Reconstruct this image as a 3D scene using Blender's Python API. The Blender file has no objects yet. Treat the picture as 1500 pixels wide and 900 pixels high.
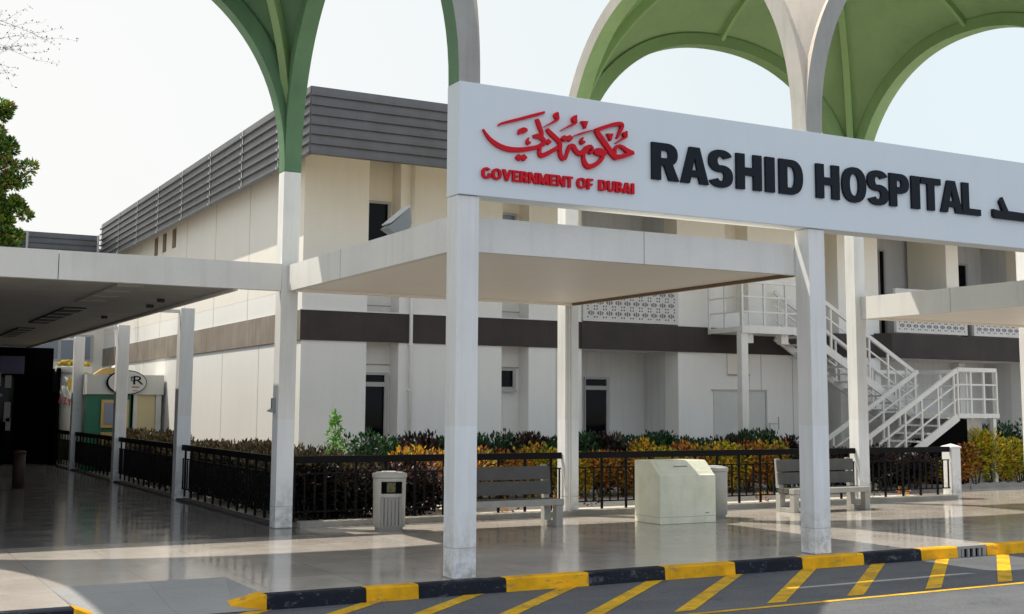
import bpy, math, random
from mathutils import Vector, Matrix
SC = bpy.context.scene
COL = SC.collection
R = math.radians
rnd = random.Random(7)

# ------------------------------------------------------------------ materials
def new_mat(name):
    m = bpy.data.materials.new(name); m.use_nodes = True
    nt = m.node_tree; b = nt.nodes['Principled BSDF']
    return m, nt, b
def N(nt, t, **kw):
    n = nt.nodes.new(t)
    for k, v in kw.items(): setattr(n, k, v)
    return n
def noise_of(nt, scale, detail=4, rough=.55, vec=None, dist=0):
    n = N(nt, 'ShaderNodeTexNoise'); n.inputs['Scale'].default_value = scale
    n.inputs['Detail'].default_value = detail; n.inputs['Roughness'].default_value = rough
    n.inputs['Distortion'].default_value = dist
    if vec is not None: nt.links.new(vec, n.inputs['Vector'])
    return n
def coords(nt, sc=(1, 1, 1)):
    g = N(nt, 'ShaderNodeNewGeometry')
    m = N(nt, 'ShaderNodeMapping'); m.inputs['Scale'].default_value = sc
    nt.links.new(g.outputs['Position'], m.inputs['Vector'])
    return m.outputs['Vector']
def ramp(nt, fac, stops):
    r = N(nt, 'ShaderNodeValToRGB'); e = r.color_ramp.elements
    while len(e) < len(stops): e.new(.5)
    for el, (p, c) in zip(e, stops):
        el.position = p; el.color = (c[0], c[1], c[2], 1) if not isinstance(c, (int, float)) else (c, c, c, 1)
    nt.links.new(fac, r.inputs['Fac']); return r.outputs['Color']
def mixc(nt, fac, a, b, mode='MIX'):
    n = N(nt, 'ShaderNodeMix', data_type='RGBA', blend_type=mode)
    for sock, v in ((n.inputs[0], fac), (n.inputs[6], a), (n.inputs[7], b)):
        if isinstance(v, (int, float)): sock.default_value = v
        elif isinstance(v, tuple): sock.default_value = (v[0], v[1], v[2], 1)
        else: nt.links.new(v, sock)
    return n.outputs[2]
def surf(name, c, c2=None, rough=.6, nscale=1.5, amount=.5, streak=0, bump=0, bscale=40, spec=.5, metal=0, fine=.06):
    """painted / mineral surface: broad stains, fine grain and, for walls, downward streaks"""
    m, nt, b = new_mat(name)
    if c2 is None: c2 = tuple(x*.82 for x in c)
    n1 = noise_of(nt, nscale, 5, .6, coords(nt))
    f = ramp(nt, n1.outputs['Fac'], [(.35, 0), (.75, amount)])
    col = mixc(nt, f, c, c2)
    n2 = noise_of(nt, 60, 3, .6, coords(nt))
    f2 = ramp(nt, n2.outputs['Fac'], [(.3, 1-fine), (.7, 1.0)])
    col = mixc(nt, 1.0, col, f2, 'MULTIPLY')
    if streak:
        n3 = noise_of(nt, 3.0, 4, .6, coords(nt, (2.2, 2.2, .16)))
        f3 = ramp(nt, n3.outputs['Fac'], [(.48, 1.0), (.78, 1-streak)])
        col = mixc(nt, 1.0, col, f3, 'MULTIPLY')
    nt.links.new(col, b.inputs['Base Color'])
    b.inputs['Roughness'].default_value = rough; b.inputs['Metallic'].default_value = metal
    b.inputs['Specular IOR Level'].default_value = spec
    if bump:
        n4 = noise_of(nt, bscale, 4, .6, coords(nt))
        bp = N(nt, 'ShaderNodeBump'); bp.inputs['Strength'].default_value = bump; bp.inputs['Distance'].default_value = .02
        nt.links.new(n4.outputs['Fac'], bp.inputs['Height']); nt.links.new(bp.outputs['Normal'], b.inputs['Normal'])
    return m
M = {}
def build_materials():
    M['col'] = None
    # columns: white paint, cleaner coat below 1.5 m, faint streaks
    m, nt, b = new_mat('column_paint')
    g = N(nt, 'ShaderNodeNewGeometry'); sx = N(nt, 'ShaderNodeSeparateXYZ'); nt.links.new(g.outputs['Position'], sx.inputs[0])
    lt = N(nt, 'ShaderNodeMath', operation='LESS_THAN'); nt.links.new(sx.outputs['Z'], lt.inputs[0]); lt.inputs[1].default_value = 1.5
    n1 = noise_of(nt, 1.6, 5, .6, coords(nt)); n3 = noise_of(nt, 4, 4, .6, coords(nt, (2.5, 2.5, .2)))
    st = ramp(nt, n3.outputs['Fac'], [(.42, 1.0), (.78, .87)]); br = ramp(nt, n1.outputs['Fac'], [(.3, .92), (.7, 1.0)])
    c = mixc(nt, lt.outputs[0], (.80, .79, .76), (.84, .845, .84))
    c = mixc(nt, 1.0, c, st, 'MULTIPLY'); c = mixc(nt, 1.0, c, br, 'MULTIPLY')
    # scuffs near the foot
    n5 = noise_of(nt, 9, 6, .7, coords(nt)); zr = N(nt, 'ShaderNodeMapRange'); nt.links.new(sx.outputs['Z'], zr.inputs[0])
    zr.inputs[1].default_value = 0; zr.inputs[2].default_value = .7; zr.inputs[3].default_value = .8; zr.inputs[4].default_value = 0
    sc = N(nt, 'ShaderNodeMath', operation='MULTIPLY'); nt.links.new(ramp(nt, n5.outputs['Fac'], [(.42, 0), (.62, 1.0)]), sc.inputs[0]); nt.links.new(zr.outputs[0], sc.inputs[1])
    c = mixc(nt, sc.outputs[0], c, (.36, .33, .29))
    nt.links.new(c, b.inputs['Base Color']); b.inputs['Roughness'].default_value = .45
    bp = N(nt, 'ShaderNodeBump'); bp.inputs['Strength'].default_value = .12; bp.inputs['Distance'].default_value = .01
    nt.links.new(n5.outputs['Fac'], bp.inputs['Height']); nt.links.new(bp.outputs['Normal'], b.inputs['Normal'])
    M['col'] = m
    M['slab'] = surf('slab_concrete_paint', (.80, .775, .73), (.69, .665, .62), .6, 1.1, .7, streak=.10, bump=.15, bscale=25)
    M['soffit'] = surf('soffit_cream', (.93, .87, .78), (.88, .81, .71), .45, 1.4, .6, fine=.05)
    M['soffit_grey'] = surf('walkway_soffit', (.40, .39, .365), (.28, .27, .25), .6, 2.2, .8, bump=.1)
    M['near_black'] = surf('near_black_mottled', (.035, .034, .032), (.07, .065, .06), .7, 8, .8)
    M['trim_brown'] = surf('brown_edge_trim', (.22, .15, .08), None, .6)
    M['sign'] = surf('sign_board_white', (.70, .745, .775), (.66, .71, .745), .45, .8, .6, streak=.02, fine=.02)
    M['navy'] = surf('navy_black_letters', (.006, .009, .016), (.010, .013, .02), .6, spec=.2)
    M['red'] = surf('red_acrylic_letters', (.66, .004, .016), (.52, .003, .012), .5, spec=.2)
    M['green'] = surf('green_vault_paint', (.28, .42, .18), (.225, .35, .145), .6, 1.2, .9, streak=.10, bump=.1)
    M['green_shaded'] = surf('green_vault_paint_shaded', (.115, .235, .115), (.08, .175, .085), .6, 1.2, .9, streak=.15, bump=.1)  # the vault green darkened and cooled: shade of the left vault in the colour
    M['green_rib'] = surf('green_rib_paint', (.30, .46, .18), (.24, .38, .15), .55, 1.5, .6)
    M['beige'] = surf('beige_vault_render', (.62, .54, .45), (.52, .45, .37), .65, 1.5, .8, streak=.2, bump=.15)
    M['arch_face'] = surf('arch_face_grey', (.42, .40, .36), (.32, .305, .275), .65, 2, .8, streak=.2, bump=.15)
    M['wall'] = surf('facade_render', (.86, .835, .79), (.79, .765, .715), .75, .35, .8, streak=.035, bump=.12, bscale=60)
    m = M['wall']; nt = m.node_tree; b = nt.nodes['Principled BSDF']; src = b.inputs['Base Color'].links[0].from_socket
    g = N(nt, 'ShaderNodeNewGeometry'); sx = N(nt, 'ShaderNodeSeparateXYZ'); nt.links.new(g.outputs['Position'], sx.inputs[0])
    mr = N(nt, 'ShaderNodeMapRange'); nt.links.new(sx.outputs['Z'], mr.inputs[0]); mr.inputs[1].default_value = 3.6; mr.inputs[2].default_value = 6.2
    nt.links.new(mixc(nt, mr.outputs[0], src, mixc(nt, 1.0, src, (1.10, 1.03, .86), 'MULTIPLY')), b.inputs['Base Color'])  # warm bounced light painted into the wall colour, growing with height
    M['wall_cream'] = surf('upper_wall_cream', (.87, .815, .72), (.82, .76, .66), .75, .6, .8, streak=.035)
    M['wall_grey'] = surf('recess_render_grey', (.70, .69, .665), (.62, .61, .585), .75, .7, .8, streak=.15)
    M['groove'] = surf('joint_grey', (.42, .39, .34), None, .8)
    M['band'] = surf('brown_band', (.042, .032, .030), (.06, .047, .042), .8, 1.8, .9, streak=.2)
    M['band_side'] = surf('weathered_band', (.30, .255, .205), (.20, .165, .13), .8, 1.4, .9, streak=.35)
    M['louvre'] = surf('louvre_metal', (.145, .145, .148), (.10, .10, .102), .45, 2.5, .7, streak=.12, metal=.35)
    M['clip'] = surf('pale_joint_clip', (.62, .6, .58), None, .5)
    M['frame'] = surf('window_frame', (.50, .48, .45), None, .45)
    M['white_steel'] = surf('white_steel_paint', (.78, .76, .71), (.68, .65, .59), .5, 4, .6, streak=.1)
    M['block'] = surf('white_screen_block', (.68, .66, .62), None, .7, 3, .6)
    M['hole'] = surf('screen_hole_shadow', (.07, .065, .06), None, .9)
    M['steel_black'] = surf('black_fence_paint', (.006, .006, .0065), (.009, .008, .008), .6, 6, .7, spec=.12)
    M['concrete'] = surf('bench_concrete', (.40, .385, .345), (.30, .285, .25), .8, 5, .8, bump=.3)
    M['plank'] = surf('grey_bench_plank', (.105, .10, .092), (.07, .066, .06), .7, 6, .8, bump=.2)
    M['binbody'] = surf('bin_grey_plastic', (.46, .445, .405), (.36, .345, .31), .55, 5, .7)
    M['binslat'] = surf('bin_slats', (.27, .255, .235), None, .6)
    M['black'] = surf('matt_black', (.004, .004, .004), None, .9, spec=.02)
    M['podium'] = surf('podium_render', (.80, .78, .63), (.62, .63, .46), .65, 3.2, .9, streak=.14, bump=.3)
    M['yellow_leafy'] = None
    M['curb'] = surf('curb_concrete', (.34, .32, .285), (.22, .205, .18), .85, 3, .9, bump=.3)
    M['soil'] = surf('sandy_garden_ground', (.62, .56, .48), (.48, .42, .34), .95, 2.5, .9, bump=.5, bscale=18)
    M['ground'] = surf('ground_sand', (.40, .35, .28), (.30, .26, .2), .95, .3, .9)
    M['kiosk_white'] = surf('kiosk_white', (.62, .62, .58), (.5, .5, .46), .5, 2, .6)
    M['kiosk_green'] = surf('kiosk_green', (.012, .16, .085), (.008, .12, .06), .5)
    M['kiosk_yellow'] = surf('kiosk_yellow_wood', (.60, .40, .14), (.5, .32, .1), .6)
    M['kiosk_cream'] = surf('kiosk_cream_door', (.60, .52, .30), (.52, .44, .25), .6)
    M['popcorn'] = surf('popcorn_yellow', (.62, .46, .06), (.45, .28, .03), .8, 12, .9)
    M['mottled'] = surf('mottled_sticker', (.02, .02, .01), (.20, .18, .04), .5, 30, 1.0)
    M['cup_red'] = surf('cup_red', (.35, .02, .03), None, .6)
    M['rust'] = surf('rusty_brown_paint', (.028, .014, .007), (.015, .008, .005), .7, 9, .8)
    M['shop_dark'] = surf('dark_shopfront', (.003, .003, .004), None, .9, spec=.02)
    M['shop_blue'] = surf('purple_blue_board', (.03, .028, .10), (.05, .03, .09), .5)
    M['shop_pale'] = surf('pale_notice', (.25, .26, .27), None, .6, 9, .8)
    M['lampmetal'] = surf('grey_lamp_housing', (.28, .30, .31), None, .5, metal=.3)
    M['bark'] = surf('bark', (.10, .075, .05), (.06, .045, .03), .9, 6, .8, bump=.5)
    # glass
    m, nt, b = new_mat('dark_window_glass'); b.inputs['Base Color'].default_value = (.003, .004, .005, 1)
    b.inputs['Roughness'].default_value = .05; b.inputs['Specular IOR Level'].default_value = .10; M['glass'] = m
    m, nt, b = new_mat('blue_window_glass'); b.inputs['Base Color'].default_value = (.20, .24, .30, 1)
    b.inputs['Roughness'].default_value = .15; M['glass_blue'] = m
    # polished stone paving: big tiles, fine joints, faint cloudy polish
    m, nt, b = new_mat('polished_paving')
    br = N(nt, 'ShaderNodeTexBrick'); br.offset = 0.0; br.squash = 1.0
    nt.links.new(coords(nt), br.inputs['Vector'])
    br.inputs['Scale'].default_value = 1.0; br.inputs['Brick Width'].default_value = .9; br.inputs['Row Height'].default_value = .9
    br.inputs['Mortar Size'].default_value = .003; br.inputs['Mortar Smooth'].default_value = .2; br.inputs['Bias'].default_value = 0
    br.inputs['Color1'].default_value = (.60, .54, .475, 1); br.inputs['Color2'].default_value = (.54, .485, .43, 1); br.inputs['Mortar'].default_value = (.30, .27, .235, 1)
    n1 = noise_of(nt, 1.1, 6, .6, coords(nt)); n2 = noise_of(nt, 38, 4, .7, coords(nt)); n3 = noise_of(nt, 260, 2, .6, coords(nt))
    c = mixc(nt, 1.0, br.outputs['Color'], ramp(nt, n1.outputs['Fac'], [(.3, .86), (.7, 1.05)]), 'MULTIPLY')
    c = mixc(nt, 1.0, c, ramp(nt, n2.outputs['Fac'], [(.3, .86), (.7, 1.05)]), 'MULTIPLY')
    c = mixc(nt, 1.0, c, ramp(nt, n3.outputs['Fac'], [(.35, .76), (.65, 1.12)]), 'MULTIPLY')
    nt.links.new(c, b.inputs['Base Color'])
    nt.links.new(ramp(nt, noise_of(nt, 2.2, 6, .65, coords(nt)).outputs['Fac'], [(.3, .06), (.75, .19)]), b.inputs['Roughness'])
    b.inputs['Specular IOR Level'].default_value = .55
    bp = N(nt, 'ShaderNodeBump'); bp.inputs['Strength'].default_value = .035; bp.inputs['Distance'].default_value = .02
    nt.links.new(noise_of(nt, 7, 3, .5, coords(nt)).outputs['Fac'], bp.inputs['Height']); nt.links.new(bp.outputs['Normal'], b.inputs['Normal'])
    M['paving'] = m
    for key, k_, rg_ in (('paving_shaded', (.46, .48, .51), None), ('paving_matte', (.66, .72, .80), (.38, .60))):
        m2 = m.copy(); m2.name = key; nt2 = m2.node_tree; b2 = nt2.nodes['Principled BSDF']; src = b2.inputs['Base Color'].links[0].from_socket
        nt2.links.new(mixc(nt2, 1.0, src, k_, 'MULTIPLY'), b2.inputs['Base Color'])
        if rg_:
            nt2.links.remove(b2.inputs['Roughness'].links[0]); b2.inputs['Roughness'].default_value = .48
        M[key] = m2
    # asphalt
    m, nt, b = new_mat('asphalt')
    n1 = noise_of(nt, .7, 5, .6, coords(nt)); n2 = noise_of(nt, 90, 3, .7, coords(nt)); vo = N(nt, 'ShaderNodeTexVoronoi'); vo.inputs['Scale'].default_value = 120; nt.links.new(coords(nt), vo.inputs['Vector'])
    c = mixc(nt, 1.0, ramp(nt, n1.outputs['Fac'], [(.3, (.085, .09, .10)), (.7, (.125, .128, .135))]), ramp(nt, n2.outputs['Fac'], [(.32, .42), (.68, 1.45)]), 'MULTIPLY')
    c = mixc(nt, ramp(nt, vo.outputs['Distance'], [(.05, .6), (.22, 0)]), c, (.25, .24, .23))
    n7 = noise_of(nt, 1.4, 6, .7, coords(nt, (.35, 1.6, 1))); c = mixc(nt, ramp(nt, n7.outputs['Fac'], [(.45, 0), (.72, .35)]), c, (.20, .19, .175))
    n8 = noise_of(nt, 2.6, 6, .75, coords(nt)); c = mixc(nt, ramp(nt, n8.outputs['Fac'], [(.58, 0), (.66, .5)]), c, (.05, .05, .052))
    nt.links.new(c, b.inputs['Base Color']); b.inputs['Roughness'].default_value = .85
    bp = N(nt, 'ShaderNodeBump'); bp.inputs['Strength'].default_value = .6; bp.inputs['Distance'].default_value = .01
    nt.links.new(n2.outputs['Fac'], bp.inputs['Height']); nt.links.new(bp.outputs['Normal'], b.inputs['Normal'])
    M['asphalt'] = m
    # road paint, worn through to asphalt in specks
    def worn(name, c, under, lo, hi, rough=.6):
        m, nt, b = new_mat(name); b.inputs['Specular IOR Level'].default_value = .2
        n = noise_of(nt, 22, 7, .75, coords(nt)); n2 = noise_of(nt, 3, 4, .6, coords(nt))
        f = ramp(nt, n.outputs['Fac'], [(lo, 0), (hi, 1.0)])
        c0 = mixc(nt, 1.0, c, ramp(nt, n2.outputs['Fac'], [(.3, .62), (.6, 1.05)]), 'MULTIPLY')
        n9 = noise_of(nt, 6, 8, .8, coords(nt, (.7, 1, 1.6))); c0 = mixc(nt, ramp(nt, n9.outputs['Fac'], [(.56, 0), (.62, .75)]), c0, under)
        nt.links.new(mixc(nt, f, c0, under), b.inputs['Base Color']); b.inputs['Roughness'].default_value = rough
        bp = N(nt, 'ShaderNodeBump'); bp.inputs['Strength'].default_value = .4; bp.inputs['Distance'].default_value = .01
        nt.links.new(n.outputs['Fac'], bp.inputs['Height']); nt.links.new(bp.outputs['Normal'], b.inputs['Normal'])
        return m
    M['yellow'] = worn('yellow_kerb_paint', (.88, .44, .006), (.30, .22, .09), .60, .80)
    M['kerb_black'] = worn('black_kerb_paint', (.009, .012, .022), (.15, .15, .15), .60, .78)
    M['road_yellow'] = worn('yellow_road_paint', (.78, .44, .010), (.17, .15, .12), .50, .76, .75)
    M['kerb_stone'] = surf('kerb_stone', (.32, .31, .29), None, .8)
    # leaves: colour comes from a per-leaf attribute
    m, nt, b = new_mat('leaf')
    a = N(nt, 'ShaderNodeVertexColor'); a.layer_name = 'tint'
    nt.links.new(a.outputs['Color'], b.inputs['Base Color']); b.inputs['Roughness'].default_value = .45
    tr = N(nt, 'ShaderNodeBsdfTranslucent'); nt.links.new(a.outputs['Color'], tr.inputs['Color'])
    mx = N(nt, 'ShaderNodeMixShader'); mx.inputs[0].default_value = .42
    out = nt.nodes['Material Output']; nt.links.new(b.outputs[0], mx.inputs[1]); nt.links.new(tr.outputs[0], mx.inputs[2]); nt.links.new(mx.outputs[0], out.inputs['Surface'])
    M['leaf'] = m
build_materials()

# ------------------------------------------------------------------ mesh helpers
ORG = {}
class MB:
    def __init__(s): s.v = []; s.f = []; s.mi = []; s.sm = []
    def face(s, idx, mi=0, sm=False): s.f.append(idx); s.mi.append(mi); s.sm.append(sm)
    def box(s, x0, x1, y0, y1, z0, z1, mi=0):
        if x0 > x1: x0, x1 = x1, x0
        if y0 > y1: y0, y1 = y1, y0
        if z0 > z1: z0, z1 = z1, z0
        n = len(s.v)
        s.v += [(x0,y0,z0),(x1,y0,z0),(x1,y1,z0),(x0,y1,z0),(x0,y0,z1),(x1,y0,z1),(x1,y1,z1),(x0,y1,z1)]
        for q in ((3,2,1,0),(4,5,6,7),(0,1,5,4),(1,2,6,5),(2,3,7,6),(3,0,4,7)): s.face([n+i for i in q], mi)
        return s
    def prism(s, poly, axis, a, b, mi=0):
        """poly: 2-D outline; extruded along axis from a to b"""
        n = len(s.v); k = len(poly)
        def P(p, t):
            return {0: (t, p[0], p[1]), 1: (p[0], t, p[1]), 2: (p[0], p[1], t)}[axis]
        s.v += [P(p, a) for p in poly] + [P(p, b) for p in poly]
        s.face([n+i for i in range(k)], mi); s.face([n+k+i for i in reversed(range(k))], mi)
        for i in range(k): s.face([n+i, n+k+i, n+k+(i+1) % k, n+(i+1) % k], mi)
        return s
    def bar(s, p, q, w, h, up=(0,0,1), mi=0):
        """rectangular bar from p to q, w across, h along up"""
        p, q, up = Vector(p), Vector(q), Vector(up); d = (q-p).normalized()
        a = d.cross(up).normalized(); c = a.cross(d).normalized(); n = len(s.v)
        for e in (p, q):
            for i, j in ((-1,-1),(1,-1),(1,1),(-1,1)): s.v.append(tuple(e + a*i*w/2 + c*j*h/2))
        for f in ((0,1,2,3),(7,6,5,4),(0,4,5,1),(1,5,6,2),(2,6,7,3),(3,7,4,0)): s.face([n+i for i in f], mi)
        return s
    def tube(s, pts, rad, seg=8, mi=0, cap=True):
        pts = [Vector(p) for p in pts]; n0 = len(s.v)
        if isinstance(rad, (int, float)): rad = [rad]*len(pts)
        for i, p in enumerate(pts):
            d = (pts[min(i+1, len(pts)-1)] - pts[max(i-1, 0)]).normalized()
            a = d.cross(Vector((0,0,1)) if abs(d.z) < .95 else Vector((1,0,0))).normalized(); b = d.cross(a)
            for k in range(seg):
                t = 2*math.pi*k/seg; s.v.append(tuple(p + (a*math.cos(t)+b*math.sin(t))*rad[i]))
        for i in range(len(pts)-1):
            for k in range(seg):
                s.face([n0+i*seg+k, n0+i*seg+(k+1) % seg, n0+(i+1)*seg+(k+1) % seg, n0+(i+1)*seg+k], mi, True)
        if cap:
            s.face([n0+k for k in reversed(range(seg))], mi); s.face([n0+(len(pts)-1)*seg+k for k in range(seg)], mi)
        return s
    def loft(s, rings, mi=0, cap=True, smooth=True):
        n0 = len(s.v); k = len(rings[0])
        for r_ in rings: s.v += [tuple(p) for p in r_]
        for i in range(len(rings)-1):
            for j in range(k): s.face([n0+i*k+j, n0+i*k+(j+1) % k, n0+(i+1)*k+(j+1) % k, n0+(i+1)*k+j], mi, smooth)
        if cap: s.face([n0+j for j in reversed(range(k))], mi); s.face([n0+(len(rings)-1)*k+j for j in range(k)], mi)
        return s
    def build(s, name, mats, parent=None, org=(0,0,0), bevel=0):
        if not isinstance(mats, (list, tuple)): mats = [mats]
        if parent is not None: org = ORG[parent.name]
        org = Vector(org)
        me = bpy.data.meshes.new(name); me.from_pydata([tuple(Vector(p)-org) for p in s.v], [], s.f)
        for m in mats: me.materials.append(M[m] if isinstance(m, str) else m)
        me.polygons.foreach_set('material_index', s.mi); me.polygons.foreach_set('use_smooth', s.sm)
        me.update()
        import bmesh
        bm = bmesh.new(); bm.from_mesh(me); bmesh.ops.recalc_face_normals(bm, faces=bm.faces); bm.to_mesh(me); bm.free()
        o = bpy.data.objects.new(name, me); COL.objects.link(o)
        ORG[o.name] = org.copy()
        if parent is not None: o.parent = parent
        else: o.location = org
        if bevel:
            b = o.modifiers.new('edge', 'BEVEL'); b.width = bevel; b.segments = 2; b.limit_method = 'ANGLE'; b.angle_limit = R(40)
        return o
def tag(o, label=None, cat=None, group=None, kind=None):
    if label: o['label'] = label
    if cat: o['category'] = cat
    if group: o['group'] = group
    if kind: o['kind'] = kind
    return o
def thing(name, loc, label, cat, group=None):
    o = bpy.data.objects.new(name, None); COL.objects.link(o); o.location = loc; o.empty_display_size = .2
    ORG[o.name] = Vector(loc); return tag(o, label, cat, group)
KIDS = {}
def copy_tree(src, loc=None, rz=None, label=None, group=None, parent=None, sc=None):
    c = src.copy(); COL.objects.link(c); c.parent = parent
    if loc is not None: c.location = loc
    if rz is not None: c.rotation_euler = (0, 0, rz)
    if sc is not None: c.scale = sc
    if label: c['label'] = label
    if group: c['group'] = group
    for ch in list(src.children): copy_tree(ch, parent=c)
    return c
def box_obj(name, mats, parent, dims, bevel=0, **kw):
    return MB().box(*dims).build(name, mats, parent, bevel=bevel, **kw)

# layout constants (metres; origin at the foot of the front-left canopy column, pavement at z = 0)
W = .249; W1 = 4.698; W2 = 6.239; D = 5.643
X4 = W1 + W2; X5 = X4 + W1
ZB, ZT = 3.31, 3.68          # flat canopy slabs
SB, ST = 3.854, 5.034        # sign board
ROAD = -.13

STROKES = [[(0.436, 4.602, 0.005), (0.47, 4.632, 0.022), (0.587, 4.672, 0.027), (0.705, 4.712, 0.029), (0.833, 4.758, 0.03), (0.926, 4.79, 0.03), (0.993, 4.816, 0.023)], [(0.258, 4.549, 0.01), (0.292, 4.503, 0.024), (0.337, 4.456, 0.035), (0.4, 4.415, 0.044), (0.489, 4.382, 0.048), (0.589, 4.37, 0.05), (0.707, 4.38, 0.046), (0.816, 4.403, 0.043), (0.908, 4.433, 0.04), (0.969, 4.464, 0.044), (0.99, 4.497, 0.044), (0.964, 4.529, 0.047), (0.917, 4.549, 0.052), (0.857, 4.538, 0.031)], [(0.896, 4.732, 0.026), (0.912, 4.7, 0.045), (0.934, 4.645, 0.044), (0.956, 4.598, 0.035), (0.959, 4.557, 0.035)], [(1.022, 4.637, 0.032), (1.062, 4.598, 0.048), (1.123, 4.555, 0.048), (1.17, 4.519, 0.046), (1.184, 4.483, 0.044), (1.156, 4.449, 0.041), (1.076, 4.402, 0.04), (1.002, 4.359, 0.044), (0.95, 4.345, 0.051), (0.93, 4.374, 0.038), (0.941, 4.424, 0.026)], [(1.006, 4.497, 0.005), (1.037, 4.499, 0.063), (1.074, 4.5, 0.005)], [(0.643, 4.287, 0.005), (0.68, 4.293, 0.069), (0.714, 4.295, 0.026)], [(0.707, 4.294, 0.026), (0.742, 4.299, 0.069), (0.778, 4.301, 0.005)], [(0.779, 4.598, 0.026), (0.737, 4.59, 0.061), (0.696, 4.577, 0.043), (0.678, 4.538, 0.009)], [(0.799, 4.519, 0.007), (0.779, 4.476, 0.021), (0.793, 4.461, 0.043), (0.818, 4.471, 0.012)], [(1.155, 4.832, 0.018), (1.134, 4.796, 0.062), (1.149, 4.757, 0.03), (1.075, 4.707, 0.016), (0.987, 4.657, 0.005)], [(1.184, 4.483, 0.041), (1.181, 4.425, 0.035), (1.189, 4.368, 0.041), (1.216, 4.336, 0.044), (1.244, 4.345, 0.035), (1.267, 4.393, 0.027), (1.286, 4.449, 0.03), (1.314, 4.485, 0.041), (1.349, 4.48, 0.05), (1.379, 4.438, 0.048), (1.427, 4.414, 0.05), (1.48, 4.439, 0.05), (1.524, 4.478, 0.063), (1.563, 4.487, 0.069), (1.574, 4.459, 0.054), (1.545, 4.435, 0.045)], [(1.48, 4.419, 0.023), (1.477, 4.365, 0.036), (1.495, 4.313, 0.05), (1.535, 4.281, 0.054), (1.601, 4.298, 0.045), (1.67, 4.343, 0.04), (1.717, 4.398, 0.04), (1.719, 4.436, 0.045)], [(1.611, 4.437, 0.018), (1.655, 4.454, 0.082), (1.699, 4.455, 0.082), (1.768, 4.45, 0.04)], [(1.909, 4.634, 0.013), (1.938, 4.692, 0.028), (1.971, 4.76, 0.037), (1.971, 4.794, 0.043), (1.928, 4.798, 0.041), (1.858, 4.781, 0.039), (1.779, 4.752, 0.037), (1.7, 4.72, 0.04), (1.633, 4.689, 0.044)], [(1.631, 4.696, 0.036), (1.67, 4.645, 0.056), (1.719, 4.592, 0.056), (1.778, 4.526, 0.058), (1.837, 4.461, 0.06), (1.882, 4.423, 0.059), (1.898, 4.39, 0.022)], [(1.892, 4.424, 0.051), (1.956, 4.433, 0.044), (2.037, 4.463, 0.046), (2.129, 4.492, 0.032)], [(2.122, 4.495, 0.028), (2.042, 4.508, 0.048), (1.977, 4.542, 0.035), (1.927, 4.551, 0.029), (1.885, 4.517, 0.026), (1.882, 4.466, 0.028)], [(1.336, 4.59, 0.005), (1.437, 4.632, 0.018), (1.524, 4.664, 0.014), (1.612, 4.696, 0.007)], [(1.194, 4.552, 0.005), (1.231, 4.556, 0.067), (1.267, 4.559, 0.027)], [(1.26, 4.56, 0.027), (1.298, 4.565, 0.068), (1.333, 4.568, 0.005)], [(1.486, 4.774, 0.083), (1.489, 4.738, 0.045), (1.493, 4.693, 0.005)], [(1.813, 4.674, 0.079), (1.816, 4.636, 0.042), (1.818, 4.593, 0.005)], [(1.379, 4.826, 0.014), (1.355, 4.781, 0.059), (1.365, 4.74, 0.03), (1.284, 4.693, 0.014), (1.191, 4.639, 0.005)], [(2.033, 4.724, 0.013), (2.01, 4.688, 0.054), (2.018, 4.659, 0.028), (1.957, 4.618, 0.013), (1.889, 4.577, 0.006)], [(1.466, 4.593, 0.007), (1.442, 4.549, 0.022), (1.458, 4.536, 0.043), (1.487, 4.548, 0.013)]]
LETTERS = [('R', 2.375, 2.745), ('A', 2.771, 3.163), ('S', 3.169, 3.513), ('H', 3.566, 3.943), ('I', 4.001, 4.14), ('D', 4.21, 4.575), ('H', 4.787, 5.161), ('O', 5.205, 5.601), ('S', 5.627, 5.976), ('P', 6.001, 6.333), ('I', 6.379, 6.527), ('T', 6.549, 6.905), ('A', 6.896, 7.298), ('L', 7.298, 7.636)]
WORDS = [('GOVERNMENT', 0.247, 1.346), ('OF', 1.395, 1.603), ('DUBAI', 1.673, 2.137)]
LOFF = {}
HAZE = .6
BACK = 1.0

# ================================================================== ground and paving
MB().box(-400, 400, -400, 400, -.6, -.2).build('ground', 'ground').__setitem__('kind', 'structure')
tag(MB().box(-90, 90, -70, -.1, -.3, ROAD).build('road', 'asphalt'), kind='structure')
tag(MB().box(-90, 90, 5.5, 60, -.3, -.004).build('garden_soil', 'soil'), kind='structure')
pv = MB()
for x0, x1, y0, y1 in ((-60, -3.6, -.02, 4.7), (-3.6, -1.94, 1.2, 4.7), (-1.94, .33, -.02, 4.7), (.33, 40, -.02, 5.55), (13.5, 40, 5.55, 8.7)):
    n = len(pv.v); pv.v += [(x0,y0,0),(x1,y0,0),(x1,y1,0),(x0,y1,0)]; pv.face([n,n+1,n+2,n+3])
tag(MB().prism([(-60,4.7),(.33,4.7),(.33,30),(-60,30)], 2, -.1, 0).build('walkway_floor', 'paving_shaded'), kind='structure')  # walkway shade painted in as a darker copy of the paving
rp = MB()                                                # dropped ramp between the two kerb ends
rp.v += [(-3.6,1.199,0), (-1.94,1.199,0), (-2.16,.2,-.12), (-3.42,.2,-.12), (-1.96,-.145,-.125), (-3.58,-.145,-.125), (-1.941,0,0), (-3.599,0,0)]
for f in ((3,2,1,0), (5,4,2,3), (1,2,6), (0,7,3)): rp.face(list(f))
tag(rp.build('kerb_ramp', 'paving_matte'), kind='structure')
tag(pv.build('pavement', 'paving'), kind='structure')
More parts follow.
